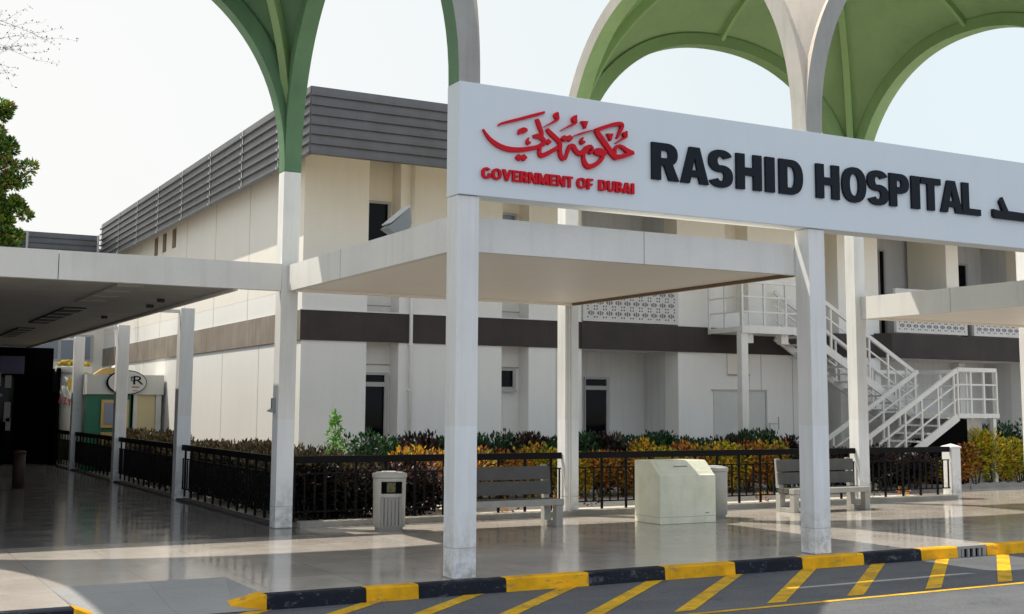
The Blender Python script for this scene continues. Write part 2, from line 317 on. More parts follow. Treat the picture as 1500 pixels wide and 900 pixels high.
# kerbs: alternating yellow and black blocks, one drain inlet block
kb = MB()
edges = [-1.94,-.98,-.44,.51,1.48,2.44,3.39,4.36,5.31,6.25,6.88]
mi = 1
def kblock(x0, x1, mi):
    kb.prism([(-.155, ROAD-.1), (-.16, ROAD), (-.150, -.012), (-.135, .004), (-.015, .004), (-.015, ROAD-.1)], 0, x0, x1-.006, mi)
for a, b_ in zip(edges[:-1], edges[1:]):
    kblock(a, b_, mi); mi = 1-mi
x = 7.40; mi = 0
for k in range(20):
    kblock(x, x+.97, mi); x += .97; mi = 1-mi
x = -3.6; mi = 1
for k in range(40):
    kblock(x-.95, x, mi); x -= .95; mi = 1-mi
# sloped yellow kerb ends at the ramp
for s_, xe, xa in ((1, -1.94, -2.18), (-1, -3.6, -3.36)):
    n = len(kb.v); kb.v += [(xe,-.157,ROAD-.02),(xe,-.150,.004),(xe,.0,.004),(xa,.16,ROAD+.006),(xa+s_*.02,.34,ROAD+.03),(xe,.10,.004),(xa,.16,ROAD-.02)]
    for f in ((0,1,3,6),(1,2,3),(2,4,3),(2,5,4)): kb.face([n+i for i in f], 0)
tag(kb.build('kerb', ['yellow', 'kerb_black']), kind='structure')
dr = thing('drain_inlet', (7.14, -.08, 0), 'black kerb drain inlet with slots set in the yellow kerb', 'drain')
b = MB(); b.box(6.88, 7.39, -.02, .10, -.1, .006); b.box(6.88, 6.94, -.15, -.02, ROAD, .004); b.box(7.33, 7.39, -.15, -.02, ROAD, .004); b.box(6.94, 7.33, -.15, -.02, -.03, .004)
b.build('inlet_frame', 'kerb_stone', dr)
for k in range(4): box_obj('grate_bar', 'kerb_stone', dr, (6.96+k*.1, 7.0+k*.1, -.145, -.12, ROAD, -.031))
box_obj('inlet_mouth', 'black', dr, (6.941, 7.329, -.11, -.03, ROAD, -.032))
# yellow hatching and its border line on the road
rm = MB()
for k in range(-3, 13):
    xt = 1.22 + 1.075*k; xb = xt-1.98
    if k >= 4: xb = xt-2.05
    n = len(rm.v); z = ROAD+.004
    rm.v += [(xt-.115,-.165,z),(xt+.115,-.165,z),(xb+.115,-1.90,z),(xb-.115,-1.90,z)]; rm.face([n+3,n+2,n+1,n])
n = len(rm.v); rm.v += [(-3,-2.12,ROAD+.004),(22,-2.0,ROAD+.004),(22,-1.93,ROAD+.004),(-3,-2.05,ROAD+.004)]; rm.face([n,n+1,n+2,n+3])
tag(rm.build('road_marking', 'road_yellow'), kind='structure')
# low concrete curb carrying the fences, garden kerb on the right
cb = MB(); cb.box(.34, 13.35, 5.56, 5.78, -.05, .085); pass
tag(cb.build('garden_curb', 'curb', bevel=.012), kind='structure')
tag(MB().box(.02, .2, 5.95, 27, -.05, .035).build('walkway_edge_strip', 'near_black'), kind='structure')  # strip coloured near black to stand in for the shade along the railing
gk = MB()
pts = [(15.2, 8.6), (15.5, 8.0), (16.1, 7.7), (17.2, 7.75), (19, 7.6), (24, 7.6)]
for p, q in zip(pts[:-1], pts[1:]): gk.bar((p[0], p[1], .03), (q[0], q[1], .03), .12, .10)
tag(gk.build('garden_kerb', 'curb'), kind='structure')
pb = MB(); rr = random.Random(3)
for k in range(260):
    x, y, s = rr.uniform(16.2, 20), rr.uniform(7.85, 8.5), rr.uniform(.03, .09)
    ring = [[(x+s*math.cos(t)*f*rr.uniform(.8, 1.2), y+s*math.sin(t)*f, h*s) for t in (0,1.05,2.1,3.14,4.2,5.2)] for f, h in ((1, 0), (.8, .5), (.3, .75))]
    pb.loft(ring, smooth=False)
tag(pb.build('pebbles', 'curb'), 'pale pebbles scattered in the bed beside the hedge', 'pebbles', kind='stuff')

# ================================================================== columns
def column(x, y, top, label, group='white square columns of the entrance canopies', name='canopy_column'):
    t = thing(name, (x+W/2, y+W/2, 0), label, 'column', group)
    b = MB(); b.box(x, x+W, y, y+W, 0, top)
    b.build('shaft', 'col', t, bevel=.008)
    MB().box(x-.0012, x+W+.0012, y-.0012, y+W+.0012, .298, .304).build('joint', 'groove', t)
    MB().box(x-.006, x+W+.006, y-.006, y+W+.006, .001, .012).build('base_mortar', 'curb', t)
    return t
cA = column(0, 0, SB-.004, 'white square column at the kerb carrying the left end of the sign')
cB = column(W1, 0, SB-.004, 'white square column at the kerb under the middle of the sign, right of the podium')
cC = column(0, D, ST-.002, 'tall white column where the two flat canopies meet, under the left green vault')
cD = column(W1, D, ST-.002, 'cream-sided white column between the first bench and the podium')
cE = column(X4, D, ST-.002, 'sunlit column beside the right end of the right-hand bench')
column(X5, D, ST-.002, 'white column at the right edge of the photo behind the short canopy')
column(X4, 0, SB-.004, 'white kerb column under the sign, right of the middle one')
column(X5, 0, SB-.004, 'white kerb column carrying the far right end of the sign')
column(-W2, 0, ST-.002, 'white kerb column left of the ramp under the left vault')
column(-W2, D, ST-.002, 'white column at the outer left corner of the left vault')
wl = ['nearest walkway column, between two black fence panels', 'second walkway column, in front of the oval kiosk sign', 'farthest walkway column, beside the popcorn cup kiosk']
for y, lab in zip((11.4, 17.05, 22.7), wl):
    t = column(0, y, 3.46, 'white ' + lab, 'columns along the covered walkway', 'walkway_column')
    b = MB(); b.bar((-.60, y+W/2, 3.40), (.02, y+W/2, 3.40), .05, .06); b.build('bracket', 'slab', t)
for y in (28.3,): pass
box_obj('conduit', 'slab', cD, (W1+.05, W1+.075, D-.02, D+.0, 0, 3.29))
box_obj('conduit', 'slab', cD, (W1+.10, W1+.118, D-.014, D+.0, 0, 3.29))
lp = thing('wall_lamp', (-.04, 6.0, 1.7), 'small dark lamp bracket on the left side of the tall white column', 'lamp')
MB().box(-.055, -.002, D+.10, D+.16, 1.60, 1.80).build('housing', 'lampmetal', lp)
MB().prism([(-.05,1.66),(-.12,1.62),(-.05,1.60)], 1, D+.09, D+.17).build('lamp_shade', 'lampmetal', lp)

# ================================================================== flat canopies
def flat_canopy(x0, x1, label, ZB=ZB, ZT=ZT):
    t = thing('flat_canopy', ((x0+x1)/2, D/2, ZB), label, 'canopy', 'flat canopies between the vaults')
    b = MB(); y0, y1 = W+.006, D-.004
    # four fascia boards round a recessed soffit panel
    th = .09
    b.box(x0, x1, y0, y0+th, ZB, ZT); b.box(x0, x1, y1-th, y1, ZB, ZT)
    b.box(x0, x0+th, y0+th, y1-th, ZB, ZT); b.box(x1-th, x1, y0+th, y1-th, ZB, ZT)
    b.build('fascia', 'slab', t)
    box_obj('soffit', 'soffit', t, (x0+th+.002, x1-th-.002, y0+th+.002, y1-th-.002, ZB+.03, ZT-.03))
    MB().box(x0+th, x1-th, y1-th-.07, y1-th-.005, ZB-.012, ZB+.028).build('edge_trim', 'soffit', t)
    MB().box(x1-th-.05, x1-th-.004, y0+th, y1-th-.08, ZB-.012, ZB+.028).build('edge_trim', 'trim_brown', t)
    MB().box(x0-.002, x0, 3.55, 3.562, ZB, ZT).build('joint', 'groove', t)
    MB().box((x0+x1)/2, (x0+x1)/2+.01, y0-.002, y0, ZB, ZT).build('joint', 'groove', t)
    return t
flat_canopy(.09, W1+W-.09, 'white flat canopy between the two kerb columns left of the middle of the sign')
flat_canopy(X4+.13, X5+W-.09, 'white flat canopy at the right edge of the photo', ZB+.03, ZT+.07)
# covered walkway on the left
t = thing('walkway_canopy', (-6, 16, ZB), 'long flat grey canopy over the walkway at the left, seen from below', 'canopy')
b = MB(); y0 = D-.03
b.box(-3.0, -.012, y0, y0+.12, ZB, ZT+.01); b.box(-14, -3.012, y0, y0+.12, ZB, ZT+.01)
b.build('fascia', 'slab', t)
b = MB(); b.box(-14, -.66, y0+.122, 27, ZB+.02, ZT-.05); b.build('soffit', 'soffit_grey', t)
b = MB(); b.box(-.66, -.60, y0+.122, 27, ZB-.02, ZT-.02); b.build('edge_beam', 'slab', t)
for x0, x1, ya, yb, m in ((-2.2,-1.86,5.9,9.3,'soffit_grey'), (-2.15,-1.8,10.6,15,'near_black'), (-2.1,-1.75,17,21,'near_black'), (-6.2,-5.8,8,14,'near_black')):
    b = MB(); b.box(x0, x1, ya, yb, ZB-.01, ZB+.018); 
    o = b.build('ceiling_light_strip', m, t)
    for k in range(int((yb-ya)/.9)+1): box_obj('louvre_bar', 'soffit_grey', o, (x0-.01, x1+.01, ya+k*.9, ya+k*.9+.04, ZB-.022, ZB-.0105))
for x, y in ((-1.1, 8.2), (-1.0, 9.4), (-1.15, 12.5)):
    MB().tube([(x, y, ZB+.019), (x, y, ZB-.03)], .06, 10).build('ceiling_spotlight', 'near_black', t)

# ================================================================== vaults
NE = 2.2
def vault(cx, label, green='green', grib='green_rib'):
    a = (W2-W)/2; bb = (D-W)/2; h = 3.0; z0 = ST+.002; cy = (D+W)/2
    t = thing('vaulted_canopy', (cx, cy, z0), label, 'vault canopy', 'green vaults over the entrance')
    def arc(th, ra, rh):
        c, s_ = math.cos(th), math.sin(th)
        return (math.copysign(abs(c)**(2/NE), c)*ra, abs(s_)**(2/NE)*rh)
    n = 56
    def arch(axis, lo, hi, a_, flip):
        b = MB(); rings = []
        for k in range(n+1):
            th = math.pi*k/n
            xi, zi = arc(th, a_, h); xo, zo = arc(th, a_+W-.004, h+.20)
            if axis == 0: rings.append([(cx+xi, lo, z0+zi), (cx+xo, lo, z0+zo), (cx+xo, hi, z0+zo), (cx+xi, hi, z0+zi)])
            else: rings.append([(lo, cy+xi, z0+zi), (lo, cy+xo, z0+zo), (hi, cy+xo, z0+zo), (hi, cy+xi, z0+zi)])
        n0 = len(b.v)
        for r_ in rings: b.v += r_
        for i in range(n):
            for j, m_ in enumerate(((0, 1, 2, 2), (2, 1, 0, 2))[flip]):
                b.face([n0+i*4+j, n0+i*4+(j+1) % 4, n0+(i+1)*4+(j+1) % 4, n0+(i+1)*4+j], m_)
        b.face([n0, n0+1, n0+2, n0+3], 2); b.face([n0+n*4+j for j in (3,2,1,0)], 2)
        return b.build('arch', ['arch_face', 'beige', green], t)
    arch(0, 0, W, a, 0); arch(0, D, D+W, a, 1)
    arch(1, cx-a-W, cx-a, bb, 0); arch(1, cx+a, cx+a+W, bb, 1)
    def shell(name, ex, dz, mat):
        b = MB(); m = 40
        us = [math.sin(math.pi/2*(-1+2*i/m)) for i in range(m+1)]
        for v in us:
            for u in us:
                q = max(0, 2-abs(u)**NE-abs(v)**NE)
                b.v.append((cx+u*(a+ex), cy+v*(bb+ex), z0+dz+h*q**(1/NE)))
        for i in range(m):
            for j in range(m):
                b.face([i*(m+1)+j, i*(m+1)+j+1, (i+1)*(m+1)+j+1, (i+1)*(m+1)+j], 0, True)
        return b.build(name, mat, t)
    shell('inner_shell', .14, .10, green); shell('outer_shell', .20, .17, 'beige')
    def zin(u, v): return z0+.10+h*max(0, 2-abs(u)**NE-abs(v)**NE)**(1/NE)
    def rib(pts, w, dpt):
        b = MB(); rings = []
        P = [Vector(p) for p in pts]
        for i, p in enumerate(P):
            d = (P[min(i+1, len(P)-1)]-P[max(i-1, 0)]).normalized()
            s_ = d.cross(Vector((0,0,1))).normalized(); dn = s_.cross(d).normalized()
            if dn.z > 0: dn = -dn
            rings.append([p+s_*w/2-dn*.03, p+s_*w*.36+dn*dpt, p-s_*w*.36+dn*dpt, p-s_*w/2-dn*.03])
        b.loft(rings, smooth=False); b.build('rib', grib, t)
    m = 30
    for su in (-1, 1):
        for sv in (-1, 1):
            pts = []
            for k in range(m+1):
                s_ = math.sin(math.pi/2*(.02+.965*k/m)); pts.append((cx+su*s_*(a+.14), cy+sv*s_*(bb+.14), zin(s_, s_)))
            rib(pts, .16, .13)
    for su in (-1, 1):
        pts = [(cx+su*(a+.14)*s_, cy, zin(s_, 0)) for s_ in [math.sin(math.pi/2*(.02+.93*k/m)) for k in range(m+1)]]
        rib(pts, .10, .09)
        pts = [(cx, cy+su*(bb+.14)*s_, zin(0, s_)) for s_ in [math.sin(math.pi/2*(.02+.93*k/m)) for k in range(m+1)]]
        rib(pts, .10, .09)
    return t
vault(W/2-W2/2, 'green-lined vault at the upper left springing from the tall white column', 'green_shaded', 'green')
vault(W1+W2/2+W/2, 'green-lined vault with beige outer corner rising behind the sign')

# ================================================================== sign
SG = thing('hospital_sign', (X5/2, 0, SB), 'long white sign board reading RASHID HOSPITAL with a red government emblem', 'sign')
box_obj('board', 'sign', SG, (-.006, X5+W+.006, -.03, W+.006, SB, ST), bevel=.006)
def glyphs(name, text, x0, x1, z0, z1, off, mat, depth, yfront=-.03):
    cu = bpy.data.curves.new(name, 'FONT'); cu.body = text; cu.size = 1; cu.extrude = .05; cu.offset = off; cu.resolution_u = 5; cu.space_character = 1.06 if len(text) > 1 else 1
    ob = bpy.data.objects.new(name, cu); COL.objects.link(ob)
    bpy.context.view_layer.update()
    me = bpy.data.meshes.new_from_object(ob.evaluated_get(bpy.context.evaluated_depsgraph_get()))
    bpy.data.objects.remove(ob)
    xs = [v.co.x for v in me.vertices]; ys = [v.co.y for v in me.vertices]; zs = [v.co.z for v in me.vertices]
    ax, bx, ay, by, az, bz = min(xs), max(xs), min(ys), max(ys), min(zs), max(zs)
    o0 = ORG[SG.name]
    for v in me.vertices:
        X = x0+(v.co.x-ax)/(bx-ax)*(x1-x0); Z = z0+(v.co.y-ay)/(by-ay)*(z1-z0); Y = yfront-.001-(v.co.z-az)/(bz-az)*depth
        v.co = (X-o0.x, Y-o0.y, Z-o0.z)
    me.materials.clear(); me.materials.append(M[mat])
    return me
def letter(parent, name, text, x0, x1, z0, z1, off, mat, depth, yfront=-.03):
    me = glyphs(name, text, x0, x1, z0, z1, off, mat, depth, yfront)
    o = bpy.data.objects.new(name, me); COL.objects.link(o)
    d = ORG[SG.name]-ORG[parent.name]
    for v in me.vertices: v.co += d
    o.parent = parent; return o
def heavy(c, x0, x1, z0, z1, T=.124, Q=.082, F=-.062, mat='navy'):
    """heavy grotesque capital fitted to the box, as one mesh"""
    b = MB(); w = x1-x0; h = z1-z0; t = T if c != 'I' else w; q = Q; k = [0]
    def pg(pts):
        k[0] += 1; b.prism([(x0+px*1.0, z0+pz) for px, pz in pts], 1, -.031, F-.0004*k[0])
    def ring(cx, cz, ro, zo, ri, zi, a0, a1, n=24):
        """elliptic band from angle a0 to a1"""
        k[0] += 1; n0 = len(b.v); y = F-.0004*k[0]
        def sp(a, ra, rb, e=2.35):
            c_, s_ = math.cos(a), math.sin(a)
            return (cx+math.copysign(abs(c_)**(2/e), c_)*ra, cz+math.copysign(abs(s_)**(2/e), s_)*rb)
        for i in range(n+1):
            a = math.radians(a0+(a1-a0)*i/n); o_ = sp(a, ro, zo); i_ = sp(a, ri, zi)
            b.v += [(x0+o_[0], y, z0+o_[1]), (x0+i_[0], y, z0+i_[1]), (x0+i_[0], -.031, z0+i_[1]), (x0+o_[0], -.031, z0+o_[1])]
        for i in range(n):
            for j in range(4): b.face([n0+i*4+j, n0+i*4+(j+1) % 4, n0+i*4+4+(j+1) % 4, n0+i*4+4+j])
        b.face([n0, n0+1, n0+2, n0+3]); e = n0+n*4; b.face([e+3, e+2, e+1, e])
    if c == 'I': pg([(0,0),(w,0),(w,h),(0,h)])
    elif c == 'H': pg([(0,0),(t,0),(t,h*.40),(w-t,h*.40),(w-t,0),(w,0),(w,h),(w-t,h),(w-t,h*.62),(t,h*.62),(t,h),(0,h)])
    elif c == 'L': pg([(0,0),(w,0),(w,q),(t,q),(t,h),(0,h)])
    elif c == 'T': pg([(w/2-t/2,0),(w/2+t/2,0),(w/2+t/2,h-q),(w,h-q),(w,h),(0,h),(0,h-q),(w/2-t/2,h-q)])
    elif c == 'A':
        u = T*.57
        pg([(0,0),(t*1.02,0),(w*.5,h-T*.98),(w*.5,h),(w*.5-u,h)]); pg([(w,0),(w*.5+u,h),(w*.5,h),(w*.5,h-T*.98),(w-t*1.02,0)])
        pg([(w*.27,h*.18),(w*.73,h*.18),(w*.655,h*.36),(w*.345,h*.36)])
    elif c == 'D':
        pg([(0,0),(t,0),(t,h),(0,h)]); pg([(t*.9,h-q),(w*.5,h-q),(w*.5,h),(t*.9,h)]); pg([(t*.9,0),(w*.5,0),(w*.5,q),(t*.9,q)])
        ring(w*.48, h/2, w*.52, h/2, w*.52-t, h/2-q, -90, 90)
    elif c == 'O': ring(w/2, h/2, w/2, h/2, w/2-t, h/2-q, 0, 180); ring(w/2, h/2, w/2, h/2, w/2-t, h/2-q, 180, 360)
    elif c in 'PR':
        pg([(0,0),(t,0),(t,h),(0,h)]); m_ = h*.40; pg([(t*.9,h-q),(w*.55,h-q),(w*.55,h),(t*.9,h)]); pg([(t*.9,m_),(w*.55,m_),(w*.55,m_+q),(t*.9,m_+q)])
        rr_ = (h-m_)/2; e_ = w*.95 if c == 'R' else w; ring(w*.53, m_+rr_, e_-w*.53, rr_, max(T*.15, e_-w*.53-t), rr_-q, -90, 90)
        if c == 'R': pg([(w*.42,m_+q*.25),(w*.74,m_+q*.45),(w,0),(w-t*1.1,0)])
    elif c == 'S':
        r1 = (h/2+q/2)/2; ring(w/2, h-r1, w/2, r1, w/2-t, r1-q*.92, 22, 270); ring(w/2, r1, w/2, r1, w/2-t, r1-q*.92, -158, 90)
    elif c == 'E': pg([(0,0),(w,0),(w,q),(t,q),(t,h*.40),(w*.88,h*.40),(w*.88,h*.40+q),(t,h*.40+q),(t,h-q),(w,h-q),(w,h),(0,h)])
    elif c == 'F': pg([(0,0),(t,0),(t,h*.38),(w*.88,h*.38),(w*.88,h*.38+q),(t,h*.38+q),(t,h-q),(w,h-q),(w,h),(0,h)])
    elif c == 'N': pg([(0,0),(t*.8,0),(t*.8,h),(0,h)]); pg([(w-t*.8,0),(w,0),(w,h),(w-t*.8,h)]); pg([(0,h),(w-t*1.1,0),(w,0),(t*1.1,h)])
    elif c == 'M': pg([(0,0),(t*.8,0),(t*.8,h),(0,h)]); pg([(w-t*.9,0),(w,0),(w,h),(w-t*.9,h)]); pg([(0,h),(w*.5-t*.5,0),(w*.5+t*.5,0),(t*1.1,h)]); pg([(w,h),(w*.5+t*.4,0),(w*.5-t*.4,0),(w-t*1.1,h)])
    elif c == 'V': pg([(0,h),(w*.5-t*.55,0),(w*.5+t*.45,0),(t*1.1,h)]); pg([(w,h),(w*.5+t*.45,0),(w*.5-t*.4,0),(w-t*.8,h)])
    elif c == 'U': pg([(0,h*.4),(t,h*.4),(t,h),(0,h)]); pg([(w-t*.8,h*.4),(w,h*.4),(w,h),(w-t*.8,h)]); ring(w/2, h*.42, w/2, h*.42, w/2-t*.9, h*.42-q, 180, 360)
    elif c == 'G': ring(w/2, h/2, w/2, h/2, w/2-t, h/2-q, 35, 320); pg([(w-t,h*.06),(w,h*.10),(w,h*.5),(w-t,h*.5)])
    elif c == 'B':
        pg([(0,0),(t,0),(t,h),(0,h)])
        for m_, rr_, e_ in ((h*.48, h*.26, w*.95), (0, h*.27, w)):
            pg([(t*.9,m_+2*rr_-q),(w*.5,m_+2*rr_-q),(w*.5,m_+2*rr_),(t*.9,m_+2*rr_)]); pg([(t*.9,m_),(w*.5,m_),(w*.5,m_+q),(t*.9,m_+q)])
            ring(w*.48, m_+rr_, e_-w*.48, rr_, max(T*.15, e_-w*.48-t), rr_-q, -90, 90)
    return b.build('letter', mat, SG)
for c, x0, x1 in LETTERS:
    e = .010 if c in 'OS' else 0
    heavy(c, x0, x1, 4.228-e, 4.648+e)
WD = dict(G=1, O=1.05, V=1, E=.74, R=.86, N=.98, M=1.18, T=.8, F=.72, D=.98, U=.92, B=.84, A=1, I=.34)
for word, x0, x1 in WORDS:
    u_ = (x1-x0)/(sum(WD[c] for c in word)+.10*(len(word)-1)); x = x0
    for c in word:
        heavy(c, x, x+WD[c]*u_, 4.034, 4.152, .033, .021, -.062, 'red'); x += (WD[c]+.10)*u_
# the last Arabic letters on the right: a dal with a long baseline stroke
ar = MB()
def flatpoly(b, poly, y0, y1): b.prism(poly, 1, y0, y1)
flatpoly(ar, [(7.855,4.30),(7.862,4.34),(7.925,4.33),(7.98,4.325),(8.05,4.322),(7.985,4.45),(8.045,4.515),(8.15,4.335),(8.62,4.325),(8.62,4.222),(8.0,4.222),(7.9,4.222),(7.858,4.245)], -.031, -.075)
flatpoly(ar, [(8.621,4.222),(8.621,4.325),(9.5,4.325),(9.5,4.5),(9.6,4.5),(9.6,4.325),(9.8,4.325),(9.8,4.48),(9.9,4.48),(9.9,4.222)], -.031, -.0745)
ar.build('arabic_lettering', 'navy', SG)
em = MB()
def stroke(pts, y):
    P = [Vector((p[0], p[1])) for p in pts]; w = [p[2] for p in pts]
    # Catmull-Rom resample
    Q = []; WQ = []
    for i in range(len(P)-1):
        p0 = P[max(i-1, 0)]; p1 = P[i]; p2 = P[i+1]; p3 = P[min(i+2, len(P)-1)]
        for k in range(4):
            t_ = k/4; Q.append(.5*((2*p1)+(p2-p0)*t_+(2*p0-5*p1+4*p2-p3)*t_**2+(3*p1-p0-3*p2+p3)*t_**3)); WQ.append(w[i]*(1-t_)+w[i+1]*t_)
    Q.append(P[-1]); WQ.append(w[-1]); L = []; Rr = []
    for i, q in enumerate(Q):
        d = (Q[min(i+1, len(Q)-1)]-Q[max(i-1, 0)]).normalized(); nrm = Vector((-d.y, d.x)); h = WQ[i]/2*1.06
        L.append(q+nrm*h); Rr.append(q-nrm*h)
    n0 = len(em.v)
    for l, r_ in zip(L, Rr): em.v += [(l.x, y, l.y), (r_.x, y, r_.y), (r_.x, -.0305, r_.y), (l.x, -.0305, l.y)]
    for i in range(len(Q)-1):
        a_ = n0+i*4; c_ = a_+4
        for j in range(4): em.face([a_+j, a_+(j+1) % 4, c_+(j+1) % 4, c_+j])
    em.face([n0, n0+1, n0+2, n0+3]); e = n0+(len(Q)-1)*4; em.face([e+3, e+2, e+1, e])
for k, s_ in enumerate(STROKES): stroke(s_, -.062-.0009*k)
em.build('emblem_calligraphy', 'red', SG)
fl_ = thing('floodlight', (.42, 2.5, ZT), 'grey floodlight tilted on top of the flat canopy', 'floodlight')
b = MB(); b.prism([(.24,3.83),(.30,3.88),(.53,4.10),(.56,3.90),(.50,3.80),(.36,3.76)], 1, 2.4, 2.62); b.build('housing', 'lampmetal', fl_)
MB().bar((.27,2.51,3.885),(.54,2.51,4.12), .26, .015).build('visor', 'clip', fl_)
MB().box(.38,.42,2.48,2.52,ZT-.03,3.80).build('bracket', 'lampmetal', fl_)

# ================================================================== hospital building
YF = 11.26; XS = 2.24; YB = 12.6; YR = 11.68; ZTOP = 6.62; Z0, Z1 = 2.94, 3.51
BD = thing('hospital_building', (14, 20, 0), 'two storey white hospital building with brown band and grey louvred roof edge', 'building')
def bpart(name, m, *d, **k): return MB().box(*d).build(name, m, BD, **k)
# front wall pieces: (x0, x1) solid from ground to roof
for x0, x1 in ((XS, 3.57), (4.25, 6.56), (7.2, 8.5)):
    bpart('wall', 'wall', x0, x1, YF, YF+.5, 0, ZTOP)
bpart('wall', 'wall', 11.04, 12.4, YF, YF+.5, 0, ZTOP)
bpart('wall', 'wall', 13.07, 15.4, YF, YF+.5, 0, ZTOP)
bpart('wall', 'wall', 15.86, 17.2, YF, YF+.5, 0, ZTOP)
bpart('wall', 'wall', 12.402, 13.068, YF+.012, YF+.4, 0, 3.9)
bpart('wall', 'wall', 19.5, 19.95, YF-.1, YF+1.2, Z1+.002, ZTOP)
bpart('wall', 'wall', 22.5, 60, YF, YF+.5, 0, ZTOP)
# recess back walls
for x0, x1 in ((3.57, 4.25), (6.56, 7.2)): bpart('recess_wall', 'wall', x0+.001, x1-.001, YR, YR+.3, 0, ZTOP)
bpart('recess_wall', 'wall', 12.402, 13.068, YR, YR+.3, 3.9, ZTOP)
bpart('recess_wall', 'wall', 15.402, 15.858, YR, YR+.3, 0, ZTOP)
bpart('recess_wall', 'wall_grey', 8.3, 11.2, YB, YB+.3, 0, ZTOP); bpart('recess_wall', 'wall_grey', 17, 22.6, YB, YB+.3, 0, ZTOP)
bpart('recess_side', 'wall_grey', 11.04, 11.2, YF+.502, YB-.002, 0, ZTOP); bpart('recess_side', 'wall_grey', 8.34, 8.498, YF+.502, YB-.002, 0, ZTOP)
bpart('recess_side', 'wall_grey', 17.04, 17.2, YF+.502, YB-.002, 0, ZTOP); bpart('recess_side', 'wall_grey', 22.502, 22.7, YF+.502, YB-.002, 0, ZTOP)
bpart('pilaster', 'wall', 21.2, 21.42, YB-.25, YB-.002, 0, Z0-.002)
bpart('balcony_floor', 'wall_grey', 8.502, 11.038, YF+.03, YB-.002, Z0+.01, Z1-.01); bpart('balcony_floor', 'wall_grey', 17.202, 22.498, YF+.03, YB-.002, Z0+.01, Z1-.01)
# side wall and the far wing
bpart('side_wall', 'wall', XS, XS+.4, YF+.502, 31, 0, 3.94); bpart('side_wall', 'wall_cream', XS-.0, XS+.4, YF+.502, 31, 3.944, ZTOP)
bpart('wing_wall', 'wall_cream', -30, XS+.4, 31.002, 31.4, 0, ZTOP)
bpart('roof', 'louvre', 2.0, 60, 10.1, 40, ZTOP+.002, ZTOP+.12); bpart('roof', 'louvre', -30, 1.99, 30.3, 40, ZTOP+.002, ZTOP+.12)
bpart('eave_bounce_soffit', 'wall_cream', 1.88, 60, 9.9, YF-.002, ZTOP-.03, ZTOP-.004); bpart('eave_bounce_soffit', 'wall_cream', 1.88, XS-.002, YF, 29.9, ZTOP-.03, ZTOP-.004)  # soffit hidden from view, added to bounce warm light onto the upper wall
# brown band
bpart('band', 'band', XS-.028, 8.47, YF-.03, YF-.001, Z0, Z1)
bpart('band', 'band', 8.472, 12.0, YF-.045, YF-.001, Z0, Z1); bpart('band', 'band', 12.002, 17.0, YF-.03, YF-.001, Z0, Z1)
MB().prism([(17.002,YF-.03),(17.28,YF-.32),(40,YF-.32),(40,YF-.002),(17.002,YF-.002)], 2, Z0+.02, Z1+.04).build('band', 'band', BD)
bpart('band', 'band_side', XS-.028, XS-.001, YF-.001, 31, Z0, Z1)
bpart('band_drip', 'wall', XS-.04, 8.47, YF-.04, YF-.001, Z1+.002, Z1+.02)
bpart('band_recess', 'groove', 4.455, 4.52, YF-.034, YF-.031, Z0, Z1)
# panel joints
for yy in (13.9, 16.64, 19.4, 22.1, 24.9, 27.6): bpart('panel_joint', 'groove', XS-.003, XS-.0005, yy, yy+.018, 0, Z0-.003); bpart('panel_joint', 'groove', XS-.003, XS-.0005, yy+.9, yy+.918, Z1+.003, ZTOP)
for xx in (5.62, 7.86, 13.4, 14.35, 16.4): bpart('panel_joint', 'groove', xx, xx+.015, YF-.003, YF-.0005, 0, Z0-.003)
for xx in (3.572, 6.562):
    bpart('lintel_joint', 'groove', xx, xx+.676 if xx < 5 else xx+.634, YR-.006, YR-.001, 2.50, 2.53)
bpart('lintel_joint', 'groove', 3.572, 4.248, YR-.006, YR-.001, 3.68, 3.70); bpart('lintel_joint', 'groove', 6.562, 7.198, YR-.006, YR-.001, 3.68, 3.70)
# downpipe
t_ = MB(); t_.tube([(4.489, YF-.06, 0), (4.489, YF-.06, ZTOP)], .035, 10)
for z in (1.0, 2.0, 2.9, 4.2, 5.3): t_.box(4.44, 4.54, YF-.09, YF-.001, z, z+.03)
t_.build('downpipe', 'wall', BD)
bpart('handrail', 'frame', 13.52, 13.545, YF-.14, YF-.115, .3, 1.36); bpart('handrail', 'frame', 13.79, 13.81, YF-.14, YF-.115, 1.2, 1.5); bpart('handrail', 'frame', 13.546, 13.80, YF-.135, YF-.12, 1.33, 1.352)
# windows: (x0, x1, z0, z1, y of glass plane, transom height or None, label)
def window(x0, x1, z0, z1, y, tr=None, glass='glass', fw=.05, name='window', right=None):
    f = MB()
    f.box(x0, x1, y-.05, y-.002, z1-fw, z1); f.box(x0, x1, y-.05, y-.002, z0, z0+fw)
    f.box(x0, x0+fw*.5, y-.05, y-.002, z0+fw, z1-fw); f.box(x1-fw*1.3, x1, y-.05, y-.002, z0+fw, z1-fw)
    if tr: f.box(x0+fw*.5, x1-fw*1.3, y-.055, y-.002, tr-.05, tr+.04)
    if right: f.box(x1-fw*1.3-.012, x1-fw*1.3-.001, y-.04, y-.002, z0+fw, z1-fw)
    o = f.build(name, 'frame', BD)
    MB().box(x0+fw*.5+.001, x1-fw*1.3-.001, y-.018, y-.004, z0+fw+.001, z1-fw-.001).build('pane', glass, o)
    MB().box(x0-.0, x1, y-.12, y-.056, z0-.05, z0-.002).build('sill', 'frame', o)
    return o
window(3.6, 4.2, 1.04, 2.36, YR, 2.13, name='window', right=1); window(3.6, 4.2, .1, .94, YR)
window(3.66, 4.2, 4.6, 5.8, YR); window(6.6, 7.1, 2.06, 2.5, YR); window(6.62, 7.12, 4.6, 5.8, YR, glass='glass_blue')
window(9.39, 10.05, .9, 2.38, YB, 2.14, right=1); window(15.45, 15.7, 4.5, 5.85, YR); window(15.45, 15.72, .9, 2.4, YR)
